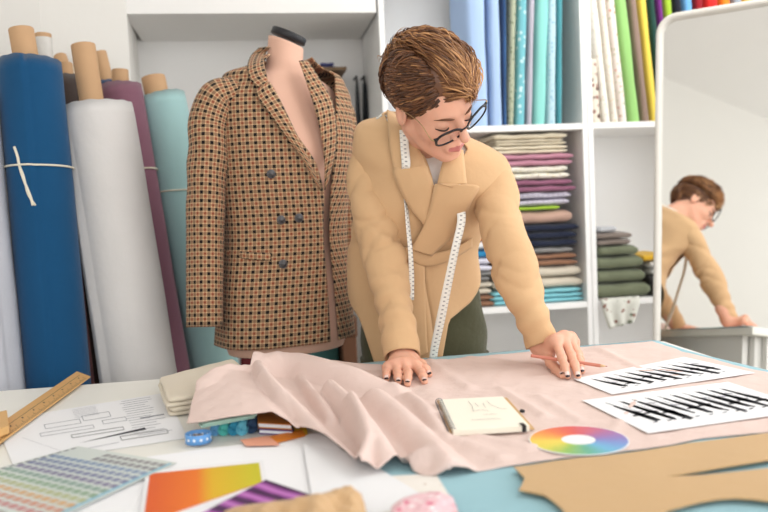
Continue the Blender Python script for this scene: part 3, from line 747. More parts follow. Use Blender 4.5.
# flap pocket line, buttons
strip('pocket_flap', [(226, 249, 226, 256), (247, 252, 247, 259), (271, 253, 271, 261)], m_check, jk, bj, .005, d=2.02, nv=4, roll=.001)
m_btn = mat('grey_horn', (92, 90, 92), rough=.35)
def button(px, py, r, bvh, parent, mt=m_btn, off=.004, d=2.0):
    c = onto(bvh, px, py, off, d); n_ = c-CAM; n_ /= np.linalg.norm(n_); n_ = -(n_+DX*.0); t = DF*.7+n_*.5; t /= np.linalg.norm(t)
    v, f, _ = tube('', [c-t*.001, c+t*.001, c+t*.003, c+t*.0034, c+t*.0022], [r*.9, r, r*.92, r*.7, r*.6], None, seg=20, geo=True)
    mesh('button', v, f, mt, parent)
for bx, by in ((271, 174), (281, 220), (299, 218), (283, 264)): button(bx, by, .0115, bj, jk)
def sleeve(name, pts, rad, mt, parent, wr, seg=48, n=80, ratio=1, up=None, cuff=.03):
    path = catmull([P(*p) for p in pts], n); r_ = np.interp(np.linspace(0, 1, n), np.linspace(0, 1, len(rad)), rad)
    # closed rounded shoulder end and turned-in cuff
    t0 = (path[1]-path[0]); t0 /= np.linalg.norm(t0); t1 = path[-1]-path[-2]; t1 /= np.linalg.norm(t1)
    head = [path[0]-t0*x for x in (r_[0]*.75, r_[0]*.6, r_[0]*.3)]; hr = [r_[0]*.1, r_[0]*.62, r_[0]*.92]
    tail = [path[-1]-t1*.004, path[-1]-t1*cuff]; tr = [r_[-1]-.005, r_[-1]-.007]
    path = np.vstack([head, path, tail]); rr = np.concatenate([hr, r_, tr])
    v = []; uv = []
    t, X, Y = frames(path[:-2], up); t = np.vstack([t, t[-1:], t[-1:]]); X = np.vstack([X, X[-1:], X[-1:]]); Y = np.vstack([Y, Y[-1:], Y[-1:]])
    L = 0
    for i in range(len(path)):
        if i: L += np.linalg.norm(path[i]-path[i-1])*(1 if i < len(path)-2 else -1)
        s = min(max((i-3)/(n-1), 0), 1)
        for j in range(seg):
            a = 2*PI*j/seg; q_ = rr[i]+wr(s, a, L)*(rr[i]/max(r_)*1.2)*min(1, i/4)
            v.append(path[i]+q_*(math.cos(a)*X[i]*ratio+math.sin(a)*Y[i])); uv.append((a*.05, L))
    m_ = len(path); f = grid_faces(m_, seg, True); f.append(tuple(range(seg))[::-1])
    fl = []
    luv = []
    for q4 in f:
        for vi in q4:
            j = vi % seg; u_ = uv[vi][0]
            if len(q4) == 4 and (max(x % seg for x in q4) == seg-1) and (min(x % seg for x in q4) == 0) and j == 0: u_ = 2*PI*.05
            luv.append((u_, uv[vi][1]))
    o = mesh(name, v, f, mt, parent, uv=luv); fixn_keep(o); return o
def fixn_keep(o):
    bm = bmesh.new(); bm.from_mesh(o.data); bmesh.ops.recalc_face_normals(bm, faces=bm.faces); bm.to_mesh(o.data); bm.free()
dR, dL = MFD-.185*math.sin(th)-.01, MFD+.185*math.sin(th)
wj = lambda s, a, L: .0022*math.sin(3*a+s*4)*s+.002*math.sin(L*55+2*a)*max(0, 1-abs(s-.55)*4)
sleeve('sleeve', [(233, 91, dR), (218, 99, dR-.005), (209, 122, dR-.01), (208, 150, dR-.02), (206, 200, dR-.03), (205.5, 255, dR-.035), (205.5, 327, dR-.05)], [.036, .050, .052, .050, .048, .046, .045], m_check, jk, wj, ratio=1, up=tuple(DF))
sleeve('sleeve', [(326, 100, dL), (337, 115, dL), (342, 150, dL-.0), (345, 200, dL-.0), (347, 250, dL), (342, 298, dL)], [.045, .05, .048, .046, .044, .042], m_check, jk, wj, up=tuple(DF))
# ============================================================ PERSON LEANING OVER THE TABLE
pe = empty('person', P(424, 345, 2.06)*V(1, 1, 0), 'person in camel blazer, glasses and olive trousers leaning over the table holding a pencil', 'person')
m_skin = mat('skin', (228, 172, 146), rough=.5, bump=.06, bscale=180, var=.05, vscale=30, spec=.35)
bb = m_skin.node_tree.nodes['Principled BSDF']; bb.inputs['Subsurface Weight'].default_value = .15; bb.inputs['Subsurface Radius'].default_value = (.012, .005, .003); bb.inputs['Subsurface Scale'].default_value = 1
m_lip = mat('lip', (200, 122, 116), rough=.4)
def cv(x, y, z): return CR*x+CU*y-FW*z
f_ = cv(.60, -.58, .55); f_ /= np.linalg.norm(f_); l_ = cv(.79, .42, -.42); l_ -= (l_@f_)*f_; l_ /= np.linalg.norm(l_)
u_ = np.cross(f_, l_); u_ = u_ if u_@CU > 0 else -u_
HC = P(431.5, 104.5, 1.70); HM = np.stack([l_, f_, u_], 1)               # columns: her left, forward, up
def hw(p): return HC+np.asarray(p)@HM.T
def hl(p): return (np.asarray(p)-HC)@HM
neck_b = hl(P(425, 152, 1.875))
def head_sdf(p):
    ax = np.abs(p[..., 0]); pm = np.stack([ax, p[..., 1], p[..., 2]], -1)
    d = sd_ell(p, (0, -.018, .042), (.071, .092, .082))
    d = smin(d, sd_ell(p, (0, .028, .022), (.060, .058, .070)), .03)
    d = smin(d, sd_ell(p, (0, .034, -.035), (.052, .048, .066)), .03)
    d = smin(d, sd_cone(pm, (.048, .0, -.038), (.012, .066, -.084), .016, .014), .03)
    d = smin(d, sd_ell(p, (0, .070, -.086), (.019, .015, .014)), .015)
    d = smin(d, sd_ell(pm, (.038, .052, -.020), (.022, .022, .022)), .02)     # cheek
    d = smin(d, sd_cone(pm, (.012, .080, .026), (.036, .070, .026), .007, .006), .014)     # brow
    d = smax(d, -sd_ell(pm, (.031, .096, .009), (.016, .016, .012)), .012)     # socket
    d = smin(d, sd_ell(pm, (.031, .070, .006), (.0155, .0125, .0125)), .004)       # closed lid
    d = smin(d, sd_cone(p, (0, .080, .022), (0, .110, -.018), .006, .0092), .010)    # nose
    d = smin(d, sd_ell(p, (0, .1105, -.021), (.0100, .0095, .0092)), .006)
    d = smin(d, sd_ell(pm, (.0125, .093, -.025), (.0065, .0085, .0062)), .005)
    d = smin(d, sd_ell(p, (0, .083, -.053), (.026, .012, .020)), .012)      # mouth mound
    d = smin(d, sd_cone(pm, (.0, .0955, -.0500), (.019, .084, -.054), .0045, .0022), .004)
    d = smin(d, sd_cone(pm, (.0, .0940, -.0605), (.016, .084, -.057), .0052, .0022), .004)
    d = smax(d, -sd_cone(pm, (.0, .1010, -.0552), (.022, .0880, -.0552), .0018, .0012), .002)
    d = smin(d, sd_cone(p, (0, -.022, -.035), neck_b, .050, .056), .03)
    e = sd_ell(pm, (.074, -.010, .002), (.0065, .017, .030))
    e = smax(e, -sd_ell(pm, (.081, -.006, .004), (.006, .010, .018)), .004)
    d = smin(d, e, .006)
    return d
hh = .0022
g = grid3((-.092, -.125, -.20), (.092, .125, .135), hh); v1, f1 = surfnets(head_sdf(g), (-.092, -.125, -.20), hh)
cen = v1[f1].mean(1)
lip = (np.abs(cen[:, 0]) < .0215) & (cen[:, 1] > .083) & (cen[:, 2] < -.0475+.0*cen[:, 0]) & (cen[:, 2] > -.0655+np.abs(cen[:, 0])*.25) & (cen[:, 2] < -.0465-np.abs(cen[:, 0])*.18)
keep = (hw(v1)-P(425, 152, 1.875))
BV = [hw(v1)]; BF = [f1]; BM = [lip.astype(int)]
# orientation of HM: mirror check
if np.linalg.det(HM) < 0: BF[0] = f1[:, ::-1]
# ---- hands
def hand(joints, palm, wrist, fore, rs, h=.0021):
    """joints: five fingers, each 4 points knuckle..tip; palm: cones between wrist and knuckles."""
    allp = np.array([q for fg in joints for q in fg]+[wrist, fore]); lo = allp.min(0)-.03; hi = allp.max(0)+.03
    lo = np.maximum(lo, [-9, -9, .80]); g = grid3(lo, hi, h); fing = []
    for k, fg in enumerate(joints):
        d = None; r = rs[k]
        for i in range(3):
            c = sd_cone(g, fg[i], fg[i+1], r[i], r[i+1]); d = c if d is None else smin(d, c, .003)
            if i: d = smin(d, np.linalg.norm(g-np.array(fg[i]), axis=-1)-r[i]*1.06, .004)
        fing.append(d)
    d = fing[0]
    for q in fing[1:]: d = np.minimum(d, q)
    pd = None
    for a, b, ra, rb in palm:
        c = sd_cone(g, a, b, ra, rb); pd = c if pd is None else smin(pd, c, .012)
    wr_ = sd_cone(g, wrist, fore, .0225, .027); pd = smin(pd, wr_, .02)
    d = smin(d, pd, .008)
    return surfnets(d, lo, h)
TT = lambda x, y, z=.811: T(x, y, z)
# right hand (picture left), flat on the cloth
Rw = P(402, 354, 1.725); Rf = P(398, 330, 1.77)
kn = [P(414.5, 365.5, 1.648), P(405, 364.5, 1.652), P(396, 365.5, 1.655), P(388.5, 368, 1.658)]
tips = [TT(424.5, 381.5, .8135), TT(407.5, 383.5, .8135), TT(398.5, 382, .8135), TT(386.5, 379.5, .8130)]
mids = [P(421, 372.5, 1.612), P(408, 373.5, 1.610), P(397.5, 373, 1.615), P(386.5, 373, 1.625)]
def chain(k, m, t, lift=.002):
    k, m, t = map(np.array, (k, m, t)); m2 = m*.45+t*.55+V(0, 0, lift); return [k, m, m2, t]
RJ = [chain(kn[i], mids[i], tips[i]) for i in range(4)]
th_b = P(413, 359.5, 1.70); RT = [th_b, P(421.5, 364.5, 1.672), P(425.5, 369.5, 1.645), TT(429, 374, .8125)]
fr = [(.0098, .0088, .0082, .0068), (.0098, .0090, .0084, .0070), (.0095, .0085, .0080, .0066), (.0088, .0076, .0070, .0060)]
tr_ = (.012, .0105, .0098, .0075)
palm = [(Rw, kn[i], .017, .0115) for i in range(4)]+[(kn[i], kn[i+1], .0108, .0108) for i in range(3)]+[(Rw, th_b, .017, .014)]
v2, f2 = hand(RJ+[RT], palm, Rw, Rf, fr+[tr_]); BV.append(v2); BF.append(f2); BM.append(np.zeros(len(f2), int))
# left hand (picture right), fingers down on the paper corner, pencil between first and second finger
Lw = P(542, 345, 1.715); Lf = P(532, 318, 1.74)
lk = [P(556, 341, 1.648), P(564, 337.5, 1.662), P(570, 338.5, 1.682), P(573, 342, 1.70)]
lt = [TT(567.5, 376, .8130), TT(578, 376, .8130), TT(582, 371, .8130), TT(582, 366, .8125)]
lm = [P(562.0, 358, 1.602), P(571, 355, 1.616), P(577, 354, 1.645), P(579, 354, 1.675)]
LJ = [chain(lk[i], lm[i], lt[i], .003) for i in range(4)]
lb_ = P(547, 353, 1.69); LT = [lb_, P(551, 363, 1.645), P(556.5, 370, 1.612), TT(562.5, 375.5, .8125)]
palm = [(Lw, lk[i], .0175, .012) for i in range(4)]+[(lk[i], lk[i+1], .0112, .0112) for i in range(3)]+[(Lw, lb_, .016, .014), (lb_, lk[0], .013, .011)]
v3, f3 = hand(LJ+[LT], palm, Lw, Lf, fr+[tr_]); BV.append(v3); BF.append(f3); BM.append(np.zeros(len(f3), int))
# ---- trunk, arms and legs under the clothes
sh = .20
XS = CR*.975-CU*.20; XS /= np.linalg.norm(XS)
FB = -FW+CR*.10; FB[2] = 0; FB /= np.linalg.norm(FB); XB = np.array([-FB[1], FB[0], 0]); XB = XB if XB@CR > 0 else -XB
FU = np.array([FB[0], FB[1], -.35]); FU /= np.linalg.norm(FU)
def wr3(px, py, d, a, b, X=None, F=None): return (P(px, py, d), a, b, XB if X is None else X, FB if F is None else F)
BS = Shape([wr3(424, 372, 2.07, .185, .130), wr3(420, 318, 2.055, .172, .128), wr3(415, 285, 2.03, .164, .122), wr3(413, 252, 1.995, .156, .113), wr3(420, 222, 1.955, .158, .118), wr3(426, 192, 1.915, .166, .122, XS),
            wr3(431, 165, 1.885, .179, .108, XS, FU), wr3(431, 148, 1.872, .177, .088, XS, FU), wr3(428, 137, 1.868, .152, .074, XS, FU), wr3(421, 128, 1.86, .098, .066, XS, FU), wr3(416, 121, 1.855, .070, .062, XS, FU)], FB, XB)
def addv(v, f, off):
    BV.append(np.array(v)); BF.append(f); BM.append(np.zeros(len(f), int))
n = 24; v = [BS.at(2*PI*j/n, .05+.93*i/19, -.022) for i in range(20) for j in range(n)]; f = grid_faces(20, n, True); f += [tuple(range(n))[::-1], tuple(range(19*n, 20*n))]; addv(v, f, 0)
ARM_R = [(385, 141, 1.892), (374, 153, 1.898), (371, 178, 1.893), (375, 220, 1.875), (385, 262, 1.845), (394, 305, 1.79), (402.5, 357, 1.712)]
ARM_L = [(478, 160, 1.88), (489, 171, 1.88), (495, 197, 1.84), (504, 235, 1.785), (517, 275, 1.745), (530, 312, 1.722), (542, 344, 1.706)]
for A_, r_ in ((ARM_R, [.03, .04, .04, .036, .034, .03, .024]), (ARM_L, [.03, .04, .04, .034, .034, .028, .024])):
    v, f, _ = tube('', catmull([P(*p) for p in A_], 24), np.interp(np.linspace(0, 1, 24), np.linspace(0, 1, 7), r_), None, seg=14, geo=True); addv(v, f, 0)
hip = P(424, 345, 2.06); feet = []
for s in (-1, 1):
    a = hip+XB*s*.085; b = np.array([a[0]+XB[0]*s*.02, a[1]+.02, .48]); c = np.array([a[0]+XB[0]*s*.03, a[1]+.10, .09]); feet.append(c)
    v, f, _ = tube('', catmull([a, (a+b)/2, b, (b+c)/2, c], 20), np.interp(np.linspace(0, 1, 20), [0, .5, .7, 1], [.07, .05, .05, .034]), None, seg=14, geo=True); addv(v, f, 0)
vs = []; fs = []; ms = []; n0 = 0
for v, f, m_ in zip(BV, BF, BM):
    vs += np.asarray(v).tolist(); fs += [tuple(int(i)+n0 for i in q) for q in f]; ms += list(m_); n0 = len(vs)
body = mesh('body', vs, fs, [m_skin, m_lip], pe, midx=ms)
sm = body.modifiers.new('sm', 'SMOOTH'); sm.factor = .5; sm.iterations = 3
# ---- nails
m_nail = mat('nail', (238, 208, 200), rough=.2); m_nailt = mat('dark_nail_tip', (40, 24, 34), rough=.2)
for J in (RJ+[RT]+LJ[:3]+[LT]):
    a = np.array(J[2]); b = np.array(J[3]); t = (b-a)/np.linalg.norm(b-a); vw = (CAM-b); vw = vw+V(0, 0, .9); nrm = vw-(vw@t)*t; nrm /= np.linalg.norm(nrm); sd = np.cross(t, nrm)
    r = .0068
    v = []; mi = []; nn_ = 9; mm = 7
    for i in range(nn_):
        y = (i/(nn_-1)-.62)*.0155; e_ = math.sqrt(max(.08, 1-(abs(i/(nn_-1)-.45)/.62)**3))
        for j in range(mm):
            x = (j/(mm-1)-.5)*2; an = x*.75*e_
            v.append(b+t*(y+.004)+sd*math.sin(an)*r*.95+nrm*(math.cos(an)*r*.98+.0006))
    f = grid_faces(nn_, mm); mi = [1 if (q // (mm-1)) >= nn_-4 else 0 for q in range(len(f))]
    o = mesh('fingernail', v, f, [m_nail, m_nailt], pe, midx=mi); solid(o, .0008, 0)
# ---- face details: lashes, brows, glasses
m_hair = bpy.data.materials.new('brown_hair'); m_hair.use_nodes = True; nt = m_hair.node_tree; b = nt.nodes['Principled BSDF']
b.inputs['Roughness'].default_value = .42; b.inputs['Specular IOR Level'].default_value = .5
at = N(nt, 'ShaderNodeAttribute', attribute_name='tone'); rp = N(nt, 'ShaderNodeValToRGB'); el = rp.color_ramp.elements
el[0].position = 0; el[0].color = lin((70, 42, 26)); el[1].position = 1; el[1].color = lin((222, 166, 110))
e_ = el.new(.45); e_.color = lin((120, 76, 46)); nt.links.new(at.outputs['Fac'], rp.inputs[0]); nt.links.new(rp.outputs[0], b.inputs['Base Color'])
m_brow = mat('brow_hair', (110, 72, 50), rough=.7); m_lash = mat('lash', (36, 24, 22), rough=.6)
def face_curve(name, pts, rad, mt, n=16, ratio=1):
    return tube(name, [hw(p) for p in pts], rad, mt, pe, seg=8, n=n, ratio=ratio)
for s in (-1, 1):
    face_curve('eyebrow', [(s*.014, .0885, .0195), (s*.026, .0875, .0235), (s*.040, .0785, .0240), (s*.049, .067, .020)], [.0012, .0024, .0022, .0008], m_brow)
    face_curve('eyelash', [(s*.0185, .0795, -.0010), (s*.025, .0842, -.0022), (s*.033, .0850, -.0026), (s*.042, .0800, -.0012), (s*.049, .0715, .001)], [.0006, .0016, .0019, .0018, .0007], m_lash)
gl = m_black
gm = mat('black_acetate', (22, 24, 34), rough=.25)
gpos = []
lg = cv(.80, .59, -.12); lg /= np.linalg.norm(lg); fg = f_-.28*u_; fg = fg-(fg@lg)*lg; fg /= np.linalg.norm(fg); ug = np.cross(fg, lg); ug = ug if ug@u_ > 0 else -ug
GC = hw((0, .1095, -.006))+CU*.005
def gp(x, z, y=None): return (x, -abs(x)*.20, z)
def gw(p): return GC+lg*p[0]+fg*p[1]+ug*p[2]
NL = 40
go = bpy.data.objects.new('glasses', None); COL.objects.link(go); go.parent = pe; go.location = tuple(hw((0, .1, 0))-np.array(pe.location)); go.empty_display_size = .02
for s in (-1, 1):
    rim = []
    for k in range(NL):
        a = 2*PI*k/NL; ca, sa = math.cos(a), math.sin(a); x = .0285*math.copysign(abs(ca)**.85, ca); z = .0205*math.copysign(abs(sa)**.85, sa)
        z += .006*max(0, (x/.0285))*max(0, sa); rim.append(gp(s*(.0365+x), z))
    c_ = rim+[rim[0], rim[1]]
    v = []; cw = [gw(p) for p in rim]; cen_ = np.mean(cw, 0); nn3 = fg; m6 = 8
    for k in range(NL):
        ra = cw[k]-cen_; ra /= np.linalg.norm(ra); up_ = 1.1+.9*max(0, math.sin(2*PI*k/NL))
        for j in range(m6):
            a = 2*PI*j/m6; v.append(cw[k]+ra*.0025*up_*math.cos(a)+nn3*.0019*math.sin(a))
    f = [(k*m6+j, k*m6+(j+1) % m6, ((k+1) % NL)*m6+(j+1) % m6, ((k+1) % NL)*m6+j) for k in range(NL) for j in range(m6)]
    fixn(mesh('rim', v, f, gm, go))
    ml = mat('lens', (255, 255, 255), rough=.05); lnt = ml.node_tree; tr0 = N(lnt, 'ShaderNodeBsdfTransparent'); mx0 = N(lnt, 'ShaderNodeMixShader'); mx0.inputs[0].default_value = .06; lnt.links.new(tr0.outputs[0], mx0.inputs[1]); lnt.links.new(lnt.nodes['Principled BSDF'].outputs[0], mx0.inputs[2]); lnt.links.new(mx0.outputs[0], lnt.nodes['Material Output'].inputs[0])
    o = mesh('lens', cw+[cen_], [(k, (k+1) % NL, NL) for k in range(NL)], ml, go)
    tube('temple', [gw((s*.065, -.014, .013)), gw((s*.071, -.021, .014)), hw((s*.0715, .050, .012)), hw((s*.0755, .01, .016)), hw((s*.078, -.012, .016))], [.0024, .0011, .0008, .0008, .0008], mat('thin_gold_wire', (190, 160, 120), metal=.8, rough=.3), go, seg=8, n=20)
    tube('hinge', [gw(p) for p in ((s*.061, -.013, .014), (s*.068, -.015, .015))], .0030, gm, go, seg=8)
tube('bridge', [gw(p) for p in ((-.0095, -.002, .006), (0, .001, .009), (.0095, -.002, .006))], .0019, gm, go, seg=8, n=12)
# ---- hair
def hair_cap(p):
    d = sd_ell(p, (0, -.022, .050), (.0765, .096, .086))
    d = smin(d, sd_ell(p, (.006, .020, .074), (.050, .056, .044)), .03)
    cut = (p[..., 1]-.012)*.765-(p[..., 2]+.002)*.644+.0
    cut = cut-.012*np.clip(p[..., 0]/.07, -1, 1)*0
    d = smax(d, cut, .012)
    d = smax(d, -.052-p[..., 2], .01)
    ear = sd_ell(np.stack([np.abs(p[..., 0]), p[..., 1], p[..., 2]], -1), (.078, -.004, -.012), (.02, .020, .034))
    return smax(d, -ear, .006)
lo = (-.095, -.13, -.07); g = grid3(lo, (.095, .115, .155), .004); vh, fh = surfnets(hair_cap(g), lo, .004)
if np.linalg.det(HM) < 0: fh = fh[:, ::-1]
hv = hw(vh).tolist(); hf = [tuple(int(i) for i in q) for q in fh]; tone = [(.22+.12*random.Random(i).random()) for i in range(len(hv))]
rng = random.Random(7); sc = np.array((0, -.020, .052)); sr = np.array((.077, .096, .087))
part_x = -.034
SEG = 9; CS = 5
def clump(p, kind):
    """one lock: grown along the head, lifted, then falling."""
    q = p.copy(); nrm = (q-sc)/sr**2; nrm /= np.linalg.norm(nrm); pts = [q-nrm*.004]
    if kind == 'top':
        L = rng.uniform(.060, .092); lift = rng.uniform(.25, .62) if rng.random() < .85 else rng.uniform(.7, 1.0); w0 = rng.uniform(.0009, .0024)
        fwd = .75+.5*rng.random(); swp = rng.uniform(-.05, .35)
        if p[1] < -.03: fwd *= .55; L *= .8
        if p[1] > .03: L *= .80; swp += .35
    elif kind == 'back': L = rng.uniform(.040, .062); lift = .55; w0 = rng.uniform(.0015, .003); fwd = -.2; swp = rng.uniform(-.4, .4)
    else: L = rng.uniform(.028, .042); lift = .12; w0 = rng.uniform(.0016, .003); fwd = -.85; swp = 0
    step = L/(SEG-1); wav = rng.uniform(0, 6)
    for i in range(SEG-1):
        s = i/(SEG-1); nrm = (q-sc)/sr**2; nrm /= np.linalg.norm(nrm)
        if kind == 'top': d = np.array([swp, fwd, .22-(.75 if p[1] < .0 else .42)*s*s])
        elif kind == 'back': d = np.array([swp, fwd, -.7-.2*s])
        else: d = np.array([0, -.85, -.55])
        d = d-(d@nrm)*nrm; d /= np.linalg.norm(d)+1e-9
        d = d+nrm*lift*(1-1.55*s)+.18*np.array([math.sin(wav+s*5), math.cos(wav*1.3+s*4), math.sin(wav*2+s*3)])
        d /= np.linalg.norm(d); q = q+d*step
        k_ = np.linalg.norm((q-sc)/sr)
        if k_ < 1.055: q = sc+(q-sc)*(1.055/k_)
        pts.append(q.copy())
    return np.array(pts), w0
cnt = {'top': 4600, 'side': 1900, 'back': 1700}
for kind, num in cnt.items():
    c_ = 0
    while c_ < num:
        dv = np.array([rng.gauss(0, 1) for _ in range(3)]); dv /= np.linalg.norm(dv); p = sc+sr*dv
        front = (p[1]-.020)*.765-(p[2]+.002)*.644
        if front > -.004 or p[2] < -.045: continue
        if abs(p[0]) > .06 and p[2] < .012 and p[1] > -.026: continue
        top_ = (p[0] > part_x) and p[2] > .055
        sd_ = (p[0] <= part_x and p[1] > -.07) or (p[0] > .055 and p[2] < .055)
        k_ = 'top' if top_ else ('side' if sd_ and p[2] < .125 else 'back')
        if k_ != kind: continue
        pts, w0 = clump(p, kind); c_ += 1
        W = hw(pts); t, X, Y = frames(W, up=u_); base = len(hv)
        tn = min(1, max(0, rng.gauss(.54 if kind == 'top' else .30, .24)))
        if kind == 'top' and p[1] > .0: tn = min(1, tn+.15)
        for i in range(SEG):
            s = i/(SEG-1); r = w0*(.55+.9*math.sin(PI*min(1, .25+s*.75)))*(1-s**3*.9)
            for j in range(CS):
                a = 2*PI*j/CS; hv.append((W[i]+r*(math.cos(a)*X[i]*1.0+math.sin(a)*Y[i]*.45)).tolist()); tone.append(min(1, max(0, tn*(.55+.65*s))))
        for i in range(SEG-1):
            for j in range(CS):
                j2 = (j+1) % CS; hf.append((base+i*CS+j, base+i*CS+j2, base+(i+1)*CS+j2, base+(i+1)*CS+j))
ho = mesh('hair', hv, hf, m_hair, pe)
at_ = ho.data.attributes.new('tone', 'FLOAT', 'POINT'); at_.data.foreach_set('value', np.array(tone, dtype=np.float32))

# ---- blouse, blazer, trousers, shoes
m_blouse = cloth_mat('white_blouse_cloth', (240, 234, 228), bump=.4, bscale=20)
v = []; n = 48
for i in range(30):
    for j in range(n): v.append(BS.at(2*PI*j/n, .30+.68*i/29, -.012))
mesh('blouse', v, grid_faces(30, n, True), m_blouse, pe)
m_camel = cloth_mat('camel_wool', (212, 174, 132), rough=.85, bump=.6, bscale=9, weave=.2, sheen=.1)
m_camell = mat('camel_lining', (196, 156, 118), rough=.6)
tB = .40
def hem(phi):
    d = math.degrees(phi); d = (d+180) % 360-180
    xs = [-180, -120, -90, -60, -40, -15, 5, 15, 40, 75, 100, 140, 180]; ys = [.16, .16, .185, .12, .02, .02, .02, .11, .15, .24, .25, .18, .16]
    return float(np.interp(d, xs, ys))
def pa(t): return math.radians(float(np.interp(t, [0, .36, .6, .7, .8, .9, 1], [2, 2, 6, 10, 26, 52, 80])))
def pb(t): return math.radians(float(np.interp(t, [0, .36, .6, .7, .8, .9, 1], [2, 2, -4, -8, -20, -48, -76])))+2*PI
def wrb(phi, t):
    w_ = .0035*math.sin(phi*6+t*9)*max(0, 1-abs(t-.12)*5)
    w_ += .004*math.sin(t*70+phi*2.5)*math.exp(-((t-.36)/.05)**2)*.6
    w_ += .003*math.sin(phi*3-t*22)*max(0, 1-abs(t-.6)*4)
    w_ += .006*max(0, .3-t)/.3
    return w_
bz_e = bpy.data.objects.new('blazer', None); COL.objects.link(bz_e); bz_e.parent = pe; bz_e.location = tuple(P(420, 250, 2.0)-np.array(pe.location)); bz_e.empty_display_size = .05
sb_ = shell('body_panel', BS, pa, pb, hem, 1, 110, 130, m_camel, bz_e, off=.006, wr=wrb, th=.003)
bw = proxy(BS, off=.009)
def wsl(s, a, L):
    e = math.exp(-((s-.55)/.16)**2); e2 = math.exp(-((s-.85)/.10)**2); e3 = math.exp(-((s-.12)/.10)**2)
    cr = lambda x: .35-(1-abs(math.sin(x/2)))**3*1.7
    k = .0048*e*cr(L*62+2.8*math.cos(a)+1.1*math.sin(2*a))*(.55+.45*math.sin(a*1.0+L*9))+.0050*e*cr(L*88-3.4*math.cos(a)+1)*(.55+.45*math.cos(a+1))+.0030*cr(L*38+2.2*math.sin(a+2))
    k += .0035*e2*math.sin(L*130+1.5*math.sin(a+1))+.004*e3*math.sin(L*70+2.5*math.cos(a+.6))
    k += .0025*math.sin(L*30+2*a+1)
    return k
sleeve('sleeve', ARM_R, [.034, .048, .054, .052, .048, .041, .037], m_camel, bz_e, wsl, seg=56, n=130, up=(0, 0, 1))
sleeve('sleeve', ARM_L, [.034, .047, .052, .049, .049, .038, .034], m_camel, bz_e, wsl, seg=56, n=130, up=(0, 0, 1))
# padded shoulders blend
for c_, ax3 in ((P(370, 148, 1.895), (.046, .05, .038)), (P(489, 165, 1.885), (.044, .05, .040))):
    pass
ARMB = bw
strip('collar', [(387, 110, 402, 118), (388, 128, 406, 126), (390, 148, 412, 134), (393, 165, 420, 150), (394, 167, 427, 168)], m_camel, bz_e, bw, .014, roll=.006, d=1.84, nu=30)
strip('lapel', [(415.5, 167, 427, 166), (393.5, 168, 429, 172), (400, 190, 434, 186), (411, 209, 433, 205), (424, 226, 432, 225), (430, 243, 434, 243)], m_camel, bz_e, bw, .014, roll=.006, d=1.84, nu=40)
strip('collar', [(463, 150, 446, 150, .02, .02), (465, 168, 441, 168), (467, 184, 437, 185)], m_camel, bz_e, bw, .017, roll=.006, d=1.80, nu=30)
strip('lapel', [(453, 187.5, 437, 184), (478.5, 186, 434, 186), (472, 201, 430, 205), (463, 220, 424, 225), (449, 240, 416, 240), (431, 256, 411, 249)], m_camel, bz_e, bw, .021, roll=.008, d=1.80, nu=44)
# belt and its hanging end
strip('belt', [(398, 247, 398, 258), (411, 248, 411, 261), (424, 253, 424, 266), (440, 252, 440, 264), (456, 247, 456, 257), (472, 238, 472, 247)], m_camel, bz_e, bw, .012, roll=.003, d=1.9, nu=40)
strip('belt_end', [(411, 260, 424.5, 260), (411, 290, 425, 290), (412, 320, 426, 320), (413, 345, 427, 341), (414, 360, 428, 352)], m_camel, bz_e, bw, .010, roll=.002, d=1.925, nu=30)
strip('pocket_flap', [(442, 262, 442, 270), (456, 259, 456, 267), (472, 252, 472, 260)], m_camel, bz_e, bw, .008, d=1.92, nu=16, nv=4) if False else None
m_olive = cloth_mat('olive_twill', (76, 75, 54), bump=.5, bscale=14)
HS = Shape([wr3(424, 372, 2.07, .160, .116), wr3(424, 340, 2.065, .163, .118), wr3(422, 305, 2.05, .153, .113), wr3(418, 275, 2.03, .140, .104)], FB, XB)
q = MB(); n = 40; v = [HS.at(2*PI*j/n, i/15, .002*math.sin(j*.9+i)) for i in range(16) for j in range(n)]; f = grid_faces(16, n, True); f.append(tuple(range(n))[::-1]); q.add(v, f)
for s, ft in zip((-1, 1), feet):
    a = hip+XB*s*.080-V(0, 0, .03); c = np.array([ft[0], ft[1]-.005, .075]); b = (a+c)/2-V(0, .03, 0)
    v, f, _ = tube('', catmull([a, a*.6+b*.4, b, b*.4+c*.6, c], 30), np.interp(np.linspace(0, 1, 30), [0, .25, .5, 1], [.088, .085, .072, .058]), None, seg=26, geo=True, fn=lambda L, a_, s_: .03*math.sin(L*30+a_*2)+.02*math.sin(a_*5+s_*6)); q.add(v, f)
q.build('trousers', m_olive, pe, smooth=True)
for s, ft in zip((-1, 1), feet):
    v = []; n = 20; prof = [(-.075, .022, .05), (-.06, .036, .075), (-.02, .037, .085), (.03, .036, .07), (.08, .042, .05), (.13, .043, .04), (.17, .034, .03), (.195, .012, .018)]
    for y, wd, hg in prof:
        for j in range(n):
            an = 2*PI*j/n; z = hg/2+hg/2*math.copysign(abs(math.sin(an))**.7, math.sin(an)); v.append(np.array([ft[0], ft[1], .001])+XB*wd*math.cos(an)+FB*y+V(0, 0, z))
    f = grid_faces(len(prof), n, True)+[tuple(range(n))[::-1], tuple(range((len(prof)-1)*n, len(prof)*n))]
    mesh('shoe', v, f, m_black, pe)

